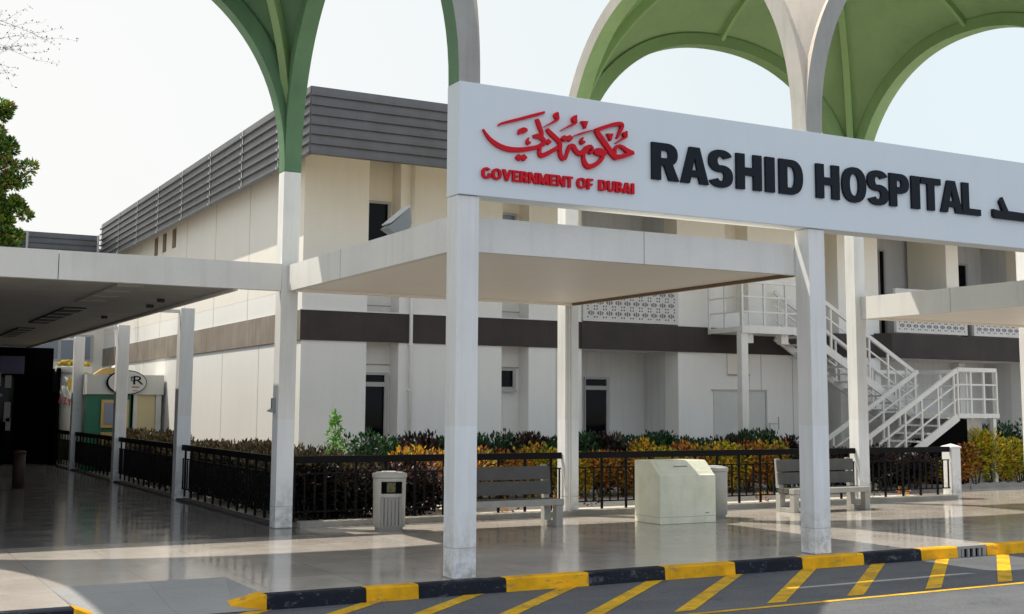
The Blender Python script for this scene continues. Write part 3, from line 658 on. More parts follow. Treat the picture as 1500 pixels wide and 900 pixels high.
window(21.45, 21.9, 3.6, 5.7, YB); window(18.55, 18.8, 3.6, 5.9, YB); window(9.4, 10.0, 3.6, 5.7, YB)
f = MB(); f.box(-1.2, 1.9, 30.95, 31.0, 3.1, 3.95); wf = f.build('window', 'frame', BD)
for a in (-1.1, -.1, .9): MB().box(a, a+.9, 30.93, 30.949, 3.16, 3.89).build('pane', 'glass_blue', wf)
for yy in (21.5, 22.6, 23.6): bpart('wall_vent', 'trim_brown', XS-.02, XS-.001, yy, yy+.35, 5.85, 6.35)
# double doors in the ground floor wall and a shutter panel above
for x0, x1 in ((12.01, 12.75), (12.762, 13.5)):
    f = MB(); f.box(x0, x1, YF+.0, YF+.01, .02, 2.08); f.mi = [0]*len(f.mi)
    dd = MB().box(x0, x1, YF-.018, YF-.002, .02, 2.08).build('door', 'kiosk_white', BD)
    MB().box(x0+.05, x0+.09, YF-.05, YF-.019, .95, 1.1).build('handle', 'lampmetal', dd)
bpart('door_frame', 'frame', 11.96, 13.55, YF-.035, YF-.002, 2.085, 2.12); bpart('door_frame', 'frame', 13.505, 13.55, YF-.03, YF-.002, .02, 2.083)
bpart('shutter_panel', 'wall_cream', 12.42, 13.06, YF-.012, YF-.002, 2.47, 2.93); bpart('panel_joint', 'groove', 12.42, 13.06, YF-.03, YF-.013, 2.44, 2.468)
# concrete screen blocks of the balconies
def screen(x0, n, y, z0, rows, gap=(), blk=.235):
    pn = MB().box(x0-.08, x0+n*blk+.08, y, y+.08, z0-.06, z0+rows*blk+.10).build('balcony_screen', 'block', BD)
    h = MB()
    for i in range(n):
        for j in range(rows):
            cx_, cz_ = x0+(i+.5)*blk, z0+(j+.5)*blk; e = y-.0025
            for sx_ in (-1, 1):
                for sz_ in (-1, 1):
                    px_, pz_ = cx_+sx_*blk*.36, cz_+sz_*blk*.36; s_ = blk*.085
                    h.prism([(px_-s_,pz_-s_*.5),(px_+s_*.3,pz_-s_),(px_+s_,pz_+s_*.5),(px_-s_*.3,pz_+s_)], 1, e, y+.02)
            for dx_, hh in ((-.19, .16), (0, .22), (.19, .16)):
                h.box(cx_+dx_*blk-blk*.045, cx_+dx_*blk+blk*.045, e, y+.02, cz_-hh*blk, cz_+hh*blk)
            for sg in (-1, 1):
                h.box(cx_+sg*blk*.31-blk*.03, cx_+sg*blk*.31+blk*.03, e, y+.02, cz_-.1*blk, cz_+.1*blk)
    h.build('painted_opening', 'hole', pn)  # openings are dark shapes on the solid panel, their shade painted in
screen(8.6, 10, YF-.04, 3.60, 4); 
for k in range(5): screen(17.55+k*2.75, 10, YF-.30, 3.64, 4)
# louvred roof edge
def louvre(p0, p1, out, z0, z1, n=7, name='roof_screen'):
    """p0-p1 in plan, out = outward normal in plan"""
    b = MB(); dz = (z1-z0)/n; p0, p1, out = Vector(p0), Vector(p1), Vector(out)
    prof = [(-.05, z0)]
    for i in range(n):
        z = z0+i*dz; prof += [(.0, z), (.05, z+.008), (.05, z+dz*.17), (.012, z+dz*.24), (.0, z+dz*.97)]
    prof += [(0, z1), (-.05, z1)]
    k = len(prof); n0 = len(b.v)
    for e in (p0, p1): b.v += [(e.x+out.x*d, e.y+out.y*d, z) for d, z in prof]
    for i in range(k): b.face([n0+i, n0+(i+1) % k, n0+k+(i+1) % k, n0+k+i])
    b.face([n0+i for i in range(k)]); b.face([n0+k+i for i in reversed(range(k))])
    return b.build(name, 'louvre', BD)
ZL0, ZL1 = 6.23, 7.49
xs_ = [1.83]+[1.83+5.8*k for k in range(1, 9)]
for a, b_ in zip(xs_[:-1], xs_[1:]): louvre((a, 9.83), (b_-.006, 9.83), (0, -1), ZL0, ZL1)
ys_ = [9.84, 11.6, 14.06, 16.6, 19.2, 21.8, 24.4, 27.0, 29.9]
for a, b_ in zip(ys_[:-1], ys_[1:]):
    s_ = louvre((1.82, a), (1.82, b_-.03), (-1, 0), ZL0, ZL1)
    pr_ = [(1.80, ZL0)]
    for i in range(7): pr_ += [(1.755, ZL0+i*.18), (1.755, ZL0+i*.18+.045), (1.795, ZL0+i*.18+.055), (1.795, ZL0+i*.18+.179)]
    MB().prism(pr_+[(1.80, ZL1)], 1, b_-.032, b_+.002).build('joint_clip', 'clip', s_)
for a, b_ in ((-13, -9), (-9, -5), (-5, -.42), (-.42, 1.74)):
    s_ = louvre((a+.03, 29.95), (b_-.03, 29.95), (0, -1), ZL0, 7.12, 5)
    MB().box(b_-.05, b_+.01, 29.84, 29.9, ZL0, 7.12).build('joint_clip', 'clip', s_)

# ================================================================== external staircase
ST_ = thing('external_staircase', (15, 10, 0), 'white steel outdoor staircase with railings climbing to the upper floor', 'staircase')
def sp(b, name, m='white_steel'): return b.build(name, m, ST_)
ya, yb = YF-1.3, YF-.12; yc = YF-2.6
sp(MB().box(11.8, 13.7, ya, yb, 3.36, 3.47), 'deck'); sp(MB().box(11.8, 13.7, ya-.012, ya-.001, 3.33, 3.5), 'deck_edge', 'slab')
for xx in (12.0, 13.0): sp(MB().box(xx, xx+.2, ya+.1, ya+.25, 3.12, 3.358), 'bracket', 'slab')
sp(MB().box(11.80, 11.98, ya+.02, ya+.18, 0, 3.358), 'support_post')
sp(MB().box(18.1, 18.2, yc+.02, yc+.12, 0, 1.49), 'support_post')
sp(MB().box(16.95, 18.3, yc, yb, 1.5, 1.6), 'landing')
sp(MB().box(17.1, 18.05, yc+.3, yb, 0, 1.495), 'plinth', 'wall_grey')
sp(MB().prism([(14.6, .0), (16.95, 1.40), (17.30, 1.48), (17.30, 0)], 1, yc+.08, yc+.28), 'under_stair_panel', 'black')
def flight(x0, z0, x1, z1, y0, y1, n, posts):
    for yy in (y0, y1):
        sp(MB().bar((x0, yy, z0-.08), (x1, yy, z1-.08), .05, .17), 'stringer')
        sp(MB().bar((x0, yy, z0+.98), (x1, yy, z1+.98), .06, .09), 'handrail')
        for h in (.33, .66): sp(MB().bar((x0, yy, z0+h), (x1, yy, z1+h), .03, .035), 'rail')
        for k in range(posts):
            t = (k+.2)/(posts-.4); xx = x0+(x1-x0)*t; zz = z0+(z1-z0)*t
            sp(MB().box(xx-.022, xx+.022, yy-.022, yy+.022, zz-.05, zz+.96), 'post')
    for k in range(n):
        t = (k+.5)/n; xx = x0+(x1-x0)*t; zz = z0+(z1-z0)*t
        sp(MB().box(xx-.15, xx+.15, y0+.03, y1-.03, zz-.03, zz+.005), 'tread', 'slab')
flight(13.7, 3.42, 16.97, 1.6, ya+.03, yb-.05, 11, 6)
flight(16.95, 1.6, 14.05, .02, yc+.03, ya-.12, 9, 6)
def railing(p, q, n):
    p, q = Vector(p), Vector(q)
    sp(MB().bar(p+Vector((0,0,1.0)), q+Vector((0,0,1.0)), .06, .09), 'handrail')
    for h in (.33, .66): sp(MB().bar(p+Vector((0,0,h)), q+Vector((0,0,h)), .03, .035), 'rail')
    for k in range(n):
        c = p+(q-p)*(k/(n-1)); sp(MB().box(c.x-.024, c.x+.024, c.y-.024, c.y+.024, c.z-.12, c.z+.96), 'post')
railing((11.83, ya+.02, 3.47), (13.68, ya+.02, 3.47), 4); railing((11.83, ya+.06, 3.47), (11.83, yb, 3.47), 3)
railing((16.97, yc+.03, 1.6), (18.25, yc+.03, 1.6), 4); railing((18.25, yc+.1, 1.6), (18.25, yb, 1.6), 4); railing((16.9, yb-.0, 1.6), (18.2, yb, 1.6), 3)

# ================================================================== fences
PK = {}
def picket(kind, par, x, y):
    if kind not in PK:
        b = MB(); s_ = .016 if kind == 'tall' else .011
        if kind == 'tall': b.box(-s_, s_, -s_, s_, .07, .90)
        else: b.box(-s_, s_, -s_, s_, .2, .735)
        PK[kind] = b.build('picket', 'steel_black', par); o = PK[kind]
    else:
        o = PK[kind].copy(); COL.objects.link(o); o.parent = par
    o.location = (x, y, 0)
def fence(p, q, label):
    p, q = Vector(p), Vector(q); L_ = (q-p).length; ang = math.atan2(q.y-p.y, q.x-p.x)
    t = thing('fence_panel', (p.x, p.y, 0), label, 'fence', 'black railings round the planting beds')
    ORG[t.name] = Vector((0,0,0)); t.rotation_euler = (0, 0, ang)
    MB().box(0, L_, -.03, .03, .885, .985).build('top_rail', 'steel_black', t, bevel=.006)
    MB().box(0, L_, -.011, .011, .725, .745).build('middle_rail', 'steel_black', t)
    MB().box(0, L_, -.011, .011, .195, .215).build('bottom_rail', 'steel_black', t)
    n = max(2, round(L_/.158))
    for k in range(n+1):
        picket('tall' if k % 3 == 0 else 'short', t, .03+(L_-.06)*k/n, 0)
    return t
yf = 5.76
fence((W+.02, yf), (W1-.01, yf), 'black railing from the tall white column to the cream-sided column, bench and bin before it')
fence((W1+W+.01, yf), (X4-.01, yf), 'black railing behind the podium and the right-hand bench')
fence((X4+W+.01, yf), (13.36, yf), 'short black railing ending at the white bollard')
fence((.12, 6.0), (.12, 11.38), 'black walkway railing nearest the tall white column')
fence((.12, 11.68), (.12, 17.03), 'black walkway railing between the first and second walkway columns')
fence((.12, 17.32), (.12, 22.68), 'black walkway railing in front of the kiosks')
fence((.12, 22.97), (.12, 26.4), 'farthest black walkway railing beside the dark shopfront')
bo = thing('bollard', (13.5, 5.83, 0), 'white square bollard with pyramid cap at the end of the railing', 'bollard')
MB().box(13.38, 13.62, 5.71, 5.95, 0, .95).build('shaft', 'col', bo, bevel=.006)
b = MB(); b.box(13.365, 13.635, 5.695, 5.965, .951, .985); n = len(b.v)
b.v += [(13.365,5.695,.986),(13.635,5.695,.986),(13.635,5.965,.986),(13.365,5.965,.986),(13.5,5.83,1.04)]
for f in ((0,1,4),(1,2,4),(2,3,4),(3,0,4),(3,2,1,0)): b.face([n+i for i in f])
b.build('cap', 'col', bo)

# ================================================================== benches, bins, podium
def make_bench():
    t = thing('bench', (0,0,0), 'x', 'bench', 'grey benches by the railing')
    L_ = 1.68
    for x0 in (0, L_-.11):
        b = MB(); b.box(x0, x0+.11, 0, .11, 0, .30); b.box(x0, x0+.11, .34, .45, 0, .30); b.box(x0+.001, x0+.109, .111, .339, 0, .07)
        b.build('leg_frame', 'concrete', t, bevel=.006)
        b = MB(); b.prism([(.37,.38),(.45,.38),(.49,.86),(.44,.86)], 0, x0+.012, x0+.098); b.build('back_support', 'concrete', t)
    for k in range(3): MB().box(-.012, L_+.012, -.015+k*.135, .11+k*.135, .302, .385).build('seat_plank', 'concrete' if k == 0 else 'plank', t, bevel=.006)
    for z0 in (.44, .65):
        b = MB(); o = .385+(z0-.44)*.1
        b.prism([(o-.03, z0), (o+.0, z0), (o+.02, z0+.19), (o-.01, z0+.19)], 0, -.01, L_+.01); b.build('back_plank', 'plank', t, bevel=.005)
    return t
b1 = make_bench(); b1.location = (2.12, 4.22, 0)
b1['label'] = 'grey plank bench between the two columns left of the podium, partly behind the kerb column'
copy_tree(b1, loc=(8.38, 4.52, 0), label='grey plank bench on concrete legs right of the podium, partly behind the middle kerb column')
def make_bin():
    t = thing('litter_bin', (0,0,0), 'x', 'bin', 'grey plastic litter bins')
    def oval(rx, ry, z, n=28, e=2.6):
        return [(rx*math.copysign(abs(math.cos(a))**(2/e), math.cos(a)), ry*math.copysign(abs(math.sin(a))**(2/e), math.sin(a)), z) for a in [2*math.pi*k/n for k in range(n)]]
    b = MB(); b.loft([oval(.19,.17,0), oval(.19,.17,.05), oval(.215,.195,.055), oval(.225,.205,.70), oval(.225,.205,.72)]); b.build('body', 'binbody', t)
    b = MB(); b.loft([oval(.235,.215,.72), oval(.24,.22,.735), oval(.235,.215,.775), oval(.19,.17,.79)]); b.build('lid', 'binbody', t)
    MB().box(-.14, .14, -.212, -.17, .51, .67).build('opening', 'black', t)
    for k in range(6): MB().box(-.145+k*.05, -.11+k*.05, -.213, -.17, .08, .46).build('slat', 'binslat', t)
    MB().box(-.07, .05, -.2145, -.2125, .53, .66).build('sticker', 'mottled', t)
    MB().box(-.09, .09, -.14, .14, .7905, .80).build('ash_tray', 'clip', t)
    return t
n1 = make_bin(); n1.location = (1.34, 4.78, 0); n1.rotation_euler = (0, 0, R(-14)); n1['label'] = 'grey ribbed litter bin with square opening before the railing, left of the kerb column'
copy_tree(n1, loc=(6.64, 4.42, 0), rz=R(-82), label='grey litter bin half hidden behind the right side of the podium')
pd = thing('podium', (5.72, 4.1, 0), 'low cream concrete box with a sloping top beside the right-hand bin', 'podium')
MB().prism([(3.80,0),(3.80,.70),(3.83,.712),(4.03,.90),(4.06,.915),(4.46,.915),(4.46,0)], 0, 5.2, 6.22).build('body', 'podium', pd, bevel=.012)
MB().prism([(3.86,.7425),(3.875,.757),(3.998,.8735),(4.005,.878),(4.01,.875),(3.86,.738)], 0, 5.26, 6.16).build('top_panel', 'podium', pd)
MB().bar((5.55,3.946,.829),(5.80,3.946,.829), .02, .004, up=(0,-.68,.73)).build('name_plate', 'lampmetal', pd)
box_obj('plinth_joint', 'groove', pd, (5.197, 6.223, 3.797, 4.463, .10, .106)); box_obj('vent_slot', 'lampmetal', pd, (6.02, 6.09, 3.796, 3.802, .14, .155))
br_ = thing('walkway_bollard', (-2.1, 15.73, 0), 'brown rusty bollard standing in the dark walkway at the left', 'bollard')
b = MB(); b.tube([(-2.1,15.73,0),(-2.1,15.73,.70)], .12, 16); b.build('post', 'rust', br_)
b = MB(); b.tube([(-2.1,15.73,.701),(-2.1,15.73,.74),(-2.1,15.73,.76)], [.13,.13,.09], 16); b.build('cap', 'rust', br_)

# ================================================================== kiosks and dark shopfront on the left
k1 = thing('snack_kiosk', (1.2, 22, 0), 'green fronted snack kiosk with white fascia and oval sign', 'kiosk')
box_obj('fascia', 'kiosk_white', k1, (.22, 2.18, 22.0, 23.4, 1.96, 2.47))
box_obj('side_post', 'kiosk_white', k1, (2.0, 2.14, 22.05, 23.3, 0, 1.955)); box_obj('side_post', 'kiosk_white', k1, (1.42, 1.52, 22.05, 22.2, 0, 1.955))
MB().prism([(.16,0),(.24,1.955),(.62,1.955),(.62,0)], 1, 22.06, 22.12).build('green_panel', 'kiosk_green', k1)
box_obj('green_panel', 'kiosk_green', k1, (.622, 1.36, 22.1, 22.16, 0, 1.955))
wf = box_obj('window', 'kiosk_yellow', k1, (.60, 1.30, 22.0, 22.06, 1.1, 1.82)); box_obj('pane', 'glass_blue', wf, (.68, 1.22, 21.99, 21.999, 1.18, 1.74))
box_obj('counter', 'kiosk_yellow', k1, (.58, 1.34, 21.8, 22.09, .2, .98)); box_obj('opening', 'black', k1, (1.362, 1.418, 22.1, 22.2, 0, 1.955))
dd = box_obj('door', 'kiosk_cream', k1, (1.522, 1.998, 22.1, 22.15, 0, 1.95)); box_obj('handle', 'lampmetal', dd, (1.57, 1.60, 22.06, 22.099, .95, 1.02))
box_obj('back_wall', 'kiosk_white', k1, (.30, 2.1, 23.3, 23.35, 0, 1.955))
b = MB(); b.prism([(1.2+.51*math.cos(a), 2.27+.32*math.sin(a)) for a in [2*math.pi*k/32 for k in range(32)]], 1, 21.90, 21.96); os_ = b.build('oval_sign', 'shop_dark', k1)
b = MB(); b.prism([(1.21+.48*math.cos(a), 2.27+.295*math.sin(a)) for a in [2*math.pi*k/32 for k in range(32)]], 1, 21.89, 21.899); b.build('sign_face', 'kiosk_white', os_)
letter(k1, 'letter', 'R', 1.36, 1.62, 2.22, 2.44, .0, 'navy', .01, 21.889)
letter(k1, 'letter', 't', 1.29, 1.36, 2.30, 2.44, .0, 'navy', .01, 21.889)
box_obj('red_lettering', 'cup_red', k1, (1.33, 1.52, 21.882, 21.889, 2.14, 2.165)); box_obj('red_lettering', 'cup_red', k1, (1.36, 1.48, 21.882, 21.889, 2.05, 2.065))
b = MB(); b.prism([(.40,2.472),(.52,2.56),(.62,2.62),(.78,2.66),(.92,2.64),(.98,2.56),(.9,2.50),(.7,2.472)], 1, 22.1, 22.4); b.build('bun_model', 'kiosk_yellow', k1)
b = MB(); b.tube([(.84,22.3,2.45),(.97,22.25,2.62),(1.06,22.22,2.72)], [.09,.12,.05], 8); b.build('cone_model', 'kiosk_white', k1)
k2 = thing('popcorn_kiosk', (.5, 26, 0), 'white kiosk shaped like a popcorn cup with popcorn heaped on top', 'kiosk')
def circ(r_, z): return [(.46+r_*math.cos(a), 25.6+r_*math.sin(a), z) for a in [2*math.pi*k/28 for k in range(28)]]
MB().loft([circ(.33, 0), circ(.46, 2.56)]).build('cup_body', 'kiosk_white', k2); MB().loft([circ(.49, 2.562), circ(.50, 2.62), circ(.50, 2.74), circ(.48, 2.76)]).build('cup_rim', 'kiosk_white', k2)
rr = random.Random(5); b = MB()
for k in range(60):
    a, q = rr.uniform(0, 6.28), rr.uniform(0, .42); s_ = rr.uniform(.05, .09); c = Vector((.46+q*math.cos(a), 25.6+q*math.sin(a), 2.78+rr.uniform(0, .14)*(1-q)))
    b.loft([[c+Vector((s_*f*math.cos(t)*rr.uniform(.7,1.2), s_*f*math.sin(t)*rr.uniform(.7,1.2), s_*h)) for t in (0,1.05,2.1,3.14,4.2,5.2)] for f, h in ((.5,-.7),(1,-.1),(.9,.5),(.3,.9))])
b.build('popcorn_heap', 'popcorn', k2)
b = MB(); b.prism([(.22,2.28),(.30,2.02),(.38,2.28),(.36,2.38),(.30,2.45),(.24,2.38)], 1, 25.13, 25.16); b.build('cone_logo', 'popcorn', k2)
for c_, x0, x1, z0 in (('A', .02, .13, 1.74), ('Z', .145, .25, 1.69), ('Y', .26, .38, 1.65)): letter(k2, 'letter', c_, x0, x1, z0, z0+.2, .03, 'cup_red', .02, 25.19)
sh = thing('dark_shopfront', (-4, 26.5, 0), 'dark shopfront closing the end of the covered walkway', 'shop')
box_obj('wall', 'shop_dark', sh, (-12, .05, 26.6, 26.8, 0, ZB)); box_obj('side_wall', 'shop_dark', sh, (-.02, .06, 25.2, 26.58, 0, 2.7))
box_obj('sign_board', 'shop_blue', sh, (-4.2, -.75, 26.45, 26.59, 2.55, 3.05)); box_obj('glass_front', 'glass', sh, (-4.2, -1.0, 26.55, 26.595, .1, 2.45))
for x0, x1, z0, z1 in ((-1.48,-1.36,2.2,2.58),(-1.25,-1.08,2.15,2.5),(-1.46,-1.30,1.9,1.99),(-1.24,-1.07,1.2,1.75),(-1.18,-1.05,.95,1.3),(-1.52,-1.44,1.1,1.6)):
    box_obj('notice', 'shop_pale', sh, (x0, x1, 26.42, 26.444, z0, z1))
wl_ = thing('walkway_light_blocker', (-9, 17, 0), 'unseen dark wall added to block light at the left of the covered walkway', 'wall')  # out-of-view wall added to keep light out of the walkway
box_obj('panel', 'shop_dark', wl_, (-9.2, -9, 5.8, 26.5, 0, ZB)); 

# ================================================================== vegetation
PAL = dict(
 croton=[(.85,.55,.02),(.75,.26,.02),(.42,.50,.03),(.85,.66,.05),(.45,.07,.03),(.14,.22,.03),(.70,.46,.02),(.06,.05,.02)],
 yellow=[(.75,.62,.03),(.52,.56,.03),(.85,.64,.04),(.32,.40,.03),(.62,.26,.03),(.12,.18,.03)],
 orange=[(.68,.20,.03),(.75,.36,.05),(.42,.07,.03),(.18,.18,.03),(.07,.04,.02),(.75,.52,.05)],
 purple=[(.02,.008,.012),(.05,.014,.018),(.016,.02,.01),(.09,.03,.028),(.008,.006,.006),(.02,.03,.012),(.16,.08,.06)],
 green=[(.02,.07,.022),(.03,.11,.03),(.012,.035,.014),(.05,.14,.04),(.02,.02,.012)],
 hedge=[(.05,.045,.022),(.09,.075,.03),(.02,.022,.012),(.13,.10,.045),(.06,.03,.02)],
 lime=[(.16,.42,.03),(.25,.55,.05),(.10,.28,.03)],
 tree=[(.05,.14,.02),(.10,.24,.03),(.02,.06,.014),(.18,.34,.04),(.28,.38,.05),(.30,.18,.04)])
def leaves(b, tints, c, r_, n, size, pal, rg, up=.35, shape='ball', dark=True, low=0):
    for _ in range(n):
        if shape == 'ball':
            while True:
                q = Vector((rg.uniform(-1,1), rg.uniform(-1,1), rg.uniform(-1,1)))
                if .25 < q.length < 1: break
            nrm = q.normalized()
        pos = Vector(c)+Vector((q.x*r_[0], q.y*r_[1], q.z*r_[2]))
        d = (nrm+Vector((rg.uniform(-.8,.8), rg.uniform(-.8,.8), rg.uniform(-.5,.8)+up))).normalized()
        s_ = d.cross(Vector((rg.uniform(-1,1), rg.uniform(-1,1), rg.uniform(-1,1)))).normalized()
        L_ = size*rg.uniform(.7, 1.3); w_ = L_*rg.uniform(.36, .5)
        n0 = len(b.v); mid = pos+d*L_*.5+d.cross(s_)*L_*.06
        b.v += [tuple(pos), tuple(mid+s_*w_*.5), tuple(pos+d*L_), tuple(mid-s_*w_*.5)]
        b.face([n0, n0+1, n0+2, n0+3]); col = rg.choice(pal); k = rg.uniform(.7, 1.2)
        if dark and q.length < .5: k *= .5  # shade inside the clump painted into the inner leaves
        if low and pos.z < low: k *= .13  # shade low in the bed painted into the leaf tint, tops left light
        tints.append(tuple(x*k for x in col))
def finish(b, tints, name, parent, org=(0,0,0)):
    me = bpy.data.meshes.new(name); o0 = Vector(org)
    me.from_pydata([tuple(Vector(p)-o0) for p in b.v], [], b.f); me.materials.append(M['leaf'])
    ca = me.color_attributes.new('tint', 'FLOAT_COLOR', 'CORNER'); data = []
    for t_ in tints: data += [t_[0], t_[1], t_[2], 1.0]*4
    ca.data.foreach_set('color', data); me.update()
    o = bpy.data.objects.new(name, me); COL.objects.link(o); o.parent = parent; ORG[o.name] = o0; return o
def make_shrub(pal, rx, ry, h, n, size, seed, name, label, group, cat='shrub'):
    rg = random.Random(seed); t = thing(name, (0,0,0), label, cat, group)
    b = MB(); tt = []
    nb = 13
    for k in range(nb):
        a = rg.uniform(0, 6.28); q = rg.uniform(.1, .75); hz = rg.uniform(.38, .82)*h
        c = (rx*q*math.cos(a), ry*q*math.sin(a), hz)
        r1 = min(h-hz, .30*h)+.05
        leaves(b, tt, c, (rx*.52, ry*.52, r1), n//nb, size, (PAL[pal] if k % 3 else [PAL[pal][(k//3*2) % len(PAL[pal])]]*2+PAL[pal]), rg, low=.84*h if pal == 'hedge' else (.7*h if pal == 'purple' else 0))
    finish(b, tt, 'foliage', t)
    s_ = MB()
    for k in range(5):
        a = rg.uniform(0, 6.28); s_.tube([(rx*.1*math.cos(a), ry*.1*math.sin(a), -.02), (rx*.3*math.cos(a), ry*.3*math.sin(a), h*.35), (rx*.5*math.cos(a), ry*.5*math.sin(a), h*.7)], [.014,.010,.005], 5)
    s_.build('stem', 'bark', t)
    return t
G1 = 'yellow and orange croton shrubs behind the railings'
PR = {}
def plant(kind, x, y, s_=1.0, label=None, group=None, zs=1.0):
    specs = dict(
     croton=('croton', .46, .42, 1.0, 2300, .078, 'croton_shrub', 'yellow and orange croton shrub behind the black railing', G1),
     yellow=('yellow', .46, .42, 1.0, 2300, .078, 'croton_shrub', 'yellow-green croton shrub behind the black railing', G1),
     orange=('orange', .46, .42, 1.0, 2300, .078, 'croton_shrub', 'orange and red croton shrub behind the black railing', G1),
     purple=('purple', .46, .42, 1.0, 1900, .095, 'purple_shrub', 'dark purple-leaved shrub behind the railing right of the tall white column', 'dark purple shrubs in the front bed'),
     green=('green', .46, .40, 1.0, 1900, .085, 'green_shrub', 'dark green shrub in the back row against the facade', 'dark green shrubs along the facade'),
     hedge=('hedge', .56, .52, 1.0, 2200, .095, 'hedge_shrub', 'dark brown-green hedge shrub beside the covered walkway', 'hedge shrubs beside the covered walkway'))
    sp_ = specs[kind]; var = rnd.randrange(3); key = (kind, var)
    rz = rnd.uniform(0, 6.28); sc = (s_*rnd.uniform(.92,1.1), s_*rnd.uniform(.92,1.1), zs*rnd.uniform(.93,1.07))
    if key not in PR:
        t = make_shrub(*sp_[:6], seed=hash((len(PR)+11)*7) % 9999, name=sp_[6], label=sp_[7], group=sp_[8]); PR[key] = t
        t.location = (x, y, -.004); t.rotation_euler = (0, 0, rz); t.scale = sc
        if label: t['label'] = label
        if group: t['group'] = group
    else:
        t = copy_tree(PR[key], loc=(x, y, -.004), rz=rz, sc=sc, label=label or sp_[7], group=group or sp_[8])
    return t
x = .62
while x < 2.7:                                            # dark section right of the tall column
    plant('purple', x, 6.35+rnd.uniform(-.1,.1), .95, zs=rnd.uniform(.68,.80)); plant('purple', x+.25, 7.05+rnd.uniform(-.1,.1), 1.0, zs=rnd.uniform(.74,.88)); x += .46
x = 2.75
while x < 11.9:                                           # croton row, strip of bare ground in front of it
    k = rnd.choice(['croton','croton','yellow','orange'] if x < 6 else ['croton','orange','yellow'])
    y0_ = 7.55 if x < 4.3 else 8.85
    plant(k, x, y0_+rnd.uniform(-.12,.12), 1.05, zs=rnd.uniform(.84,1.02))
    x += .52
x = 2.9
while x < 12.8:
    k = 'green' if rnd.random() < (.75 if 4.0 < x < 10.5 else .55) else 'purple'
    if k == 'green': plant(k, x, 9.55+rnd.uniform(-.15,.15), 1.1, zs=rnd.uniform(1.04,1.16))
    else: plant(k, x, 9.4+rnd.uniform(-.15,.15), 1.1, zs=rnd.uniform(1.05,1.14), label='dark purple shrub in the back row against the facade', group='dark purple shrubs along the facade')
    x += .46
x = 11.9
while x < 14.2:
    plant('purple', x, 7.9+rnd.uniform(-.2,.2), 1.05, zs=.85, label='dark purple shrub behind the short railing by the bollard', group='dark purple shrubs behind the short railing'); x += .5
for x, y, k, z in ((15.0,8.95,'orange',.62),(15.6,8.9,'croton',.66),(16.2,8.9,'yellow',.66),(16.75,8.95,'orange',.72),(17.25,8.8,'orange',.95),(17.65,8.85,'yellow',1.24),(18.1,8.75,'yellow',1.18),(18.6,8.9,'croton',.98),(19.1,8.8,'yellow',.95),(19.8,8.9,'orange',.9)):
    plant(k, x, y, 1.15, zs=z, label='tall yellow-orange croton in the bed right of the bollard', group='crotons in the bed right of the bollard')
for x, y, z in ((14.4,9.7,.7),(15.2,8.4,.75),(16.0,9.6,.8),(17.0,9.7,.95),(17.7,9.8,1.0),(18.6,9.8,1.32),(19.2,9.8,1.38),(19.9,9.8,1.3)):
    plant('green' if x > 17.5 else 'purple', x, y, 1.2, zs=z, label='dark shrub behind the crotons under the staircase landing', group='dark shrubs under the staircase')
y = 6.3
while y < 21.5:
    for xx in (.80, 1.35):
        plant('hedge', xx+rnd.uniform(-.04,.06), y+rnd.uniform(-.1,.1), .9, zs=rnd.uniform(.78,.92) if xx < 1 else rnd.uniform(.84,1.0))
    y += .58
# single lime-green sapling
sl = thing('lime_sapling', (1.5, 7.35, 0), 'slender bright lime-green sapling rising above the dark shrubs', 'sapling')
rg = random.Random(4); b = MB(); tt = []
for k in range(26):
    t_ = k/25; c = (1.5+.05*math.sin(k)+rg.uniform(-.12,.12)*(1-t_), 7.35+rg.uniform(-.1,.1)*(1-t_), .95+.62*t_)
    leaves(b, tt, c, (.08*(1.3-t_), .08*(1.3-t_), .05), 9, .08, PAL['lime'], rg, dark=False)
finish(b, tt, 'foliage', sl, ORG[sl.name]); MB().tube([(1.5,7.35,-.01),(1.52,7.35,.8),(1.5,7.36,1.5)], [.012,.009,.004], 6).build('stem', 'bark', sl)
# small plants on the bare strip
for k, (x, y) in enumerate(((2.3,6.2),(5.35,7.0),(6.1,7.1),(6.0,7.6),(7.9,6.6),(9.3,6.4),(3.4,6.6),(4.1,6.4),(12.2,6.6),(12.9,6.5),(11.6,6.5))):
    t = thing('seedling', (x, y, 0), 'small scrubby seedling on the bare soil strip behind the railing', 'seedling', 'seedlings on the bare soil strip')
    b = MB(); tt = []; leaves(b, tt, (x, y, .10), (.13,.13,.10), 60, .06, PAL['orange'] if k % 2 else PAL['hedge'], rg, dark=False); finish(b, tt, 'foliage', t, ORG[t.name])
# trees at the left, behind the covered walkway
def make_tree(x, y, label, name, clumps, n, size, pal, hz, seed):
    t = thing(name, (x, y, 0), label, 'tree'); rg = random.Random(seed)
    s_ = MB(); s_.tube([(x,y,-.1),(x+.1,y,2.5),(x-.1,y,hz)], [.26,.2,.12], 12)
    s_.build('trunk', 'bark', t); s_ = MB()
    b = MB(); tt = []
    for cx_, cy_, cz_, r_ in clumps:
        s_.tube([(x-.05,y,hz*.75),((x+cx_)/2+.1,(y+cy_)/2,(hz+cz_)/2),(cx_,cy_,cz_)], [.09,.05,.02], 6)
        for j in range(5):
            o_ = Vector((rg.uniform(-.7,.7), rg.uniform(-.7,.7), rg.uniform(-.6,.6)))*r_
            if n: leaves(b, tt, (cx_+o_.x, cy_+o_.y, cz_+o_.z), (r_*.5, r_*.5, r_*.4), n//5, size, PAL[pal], rg)
    s_.build('branch', 'bark', t)
    if n: finish(b, tt, 'crown', t, ORG[t.name])
    return t
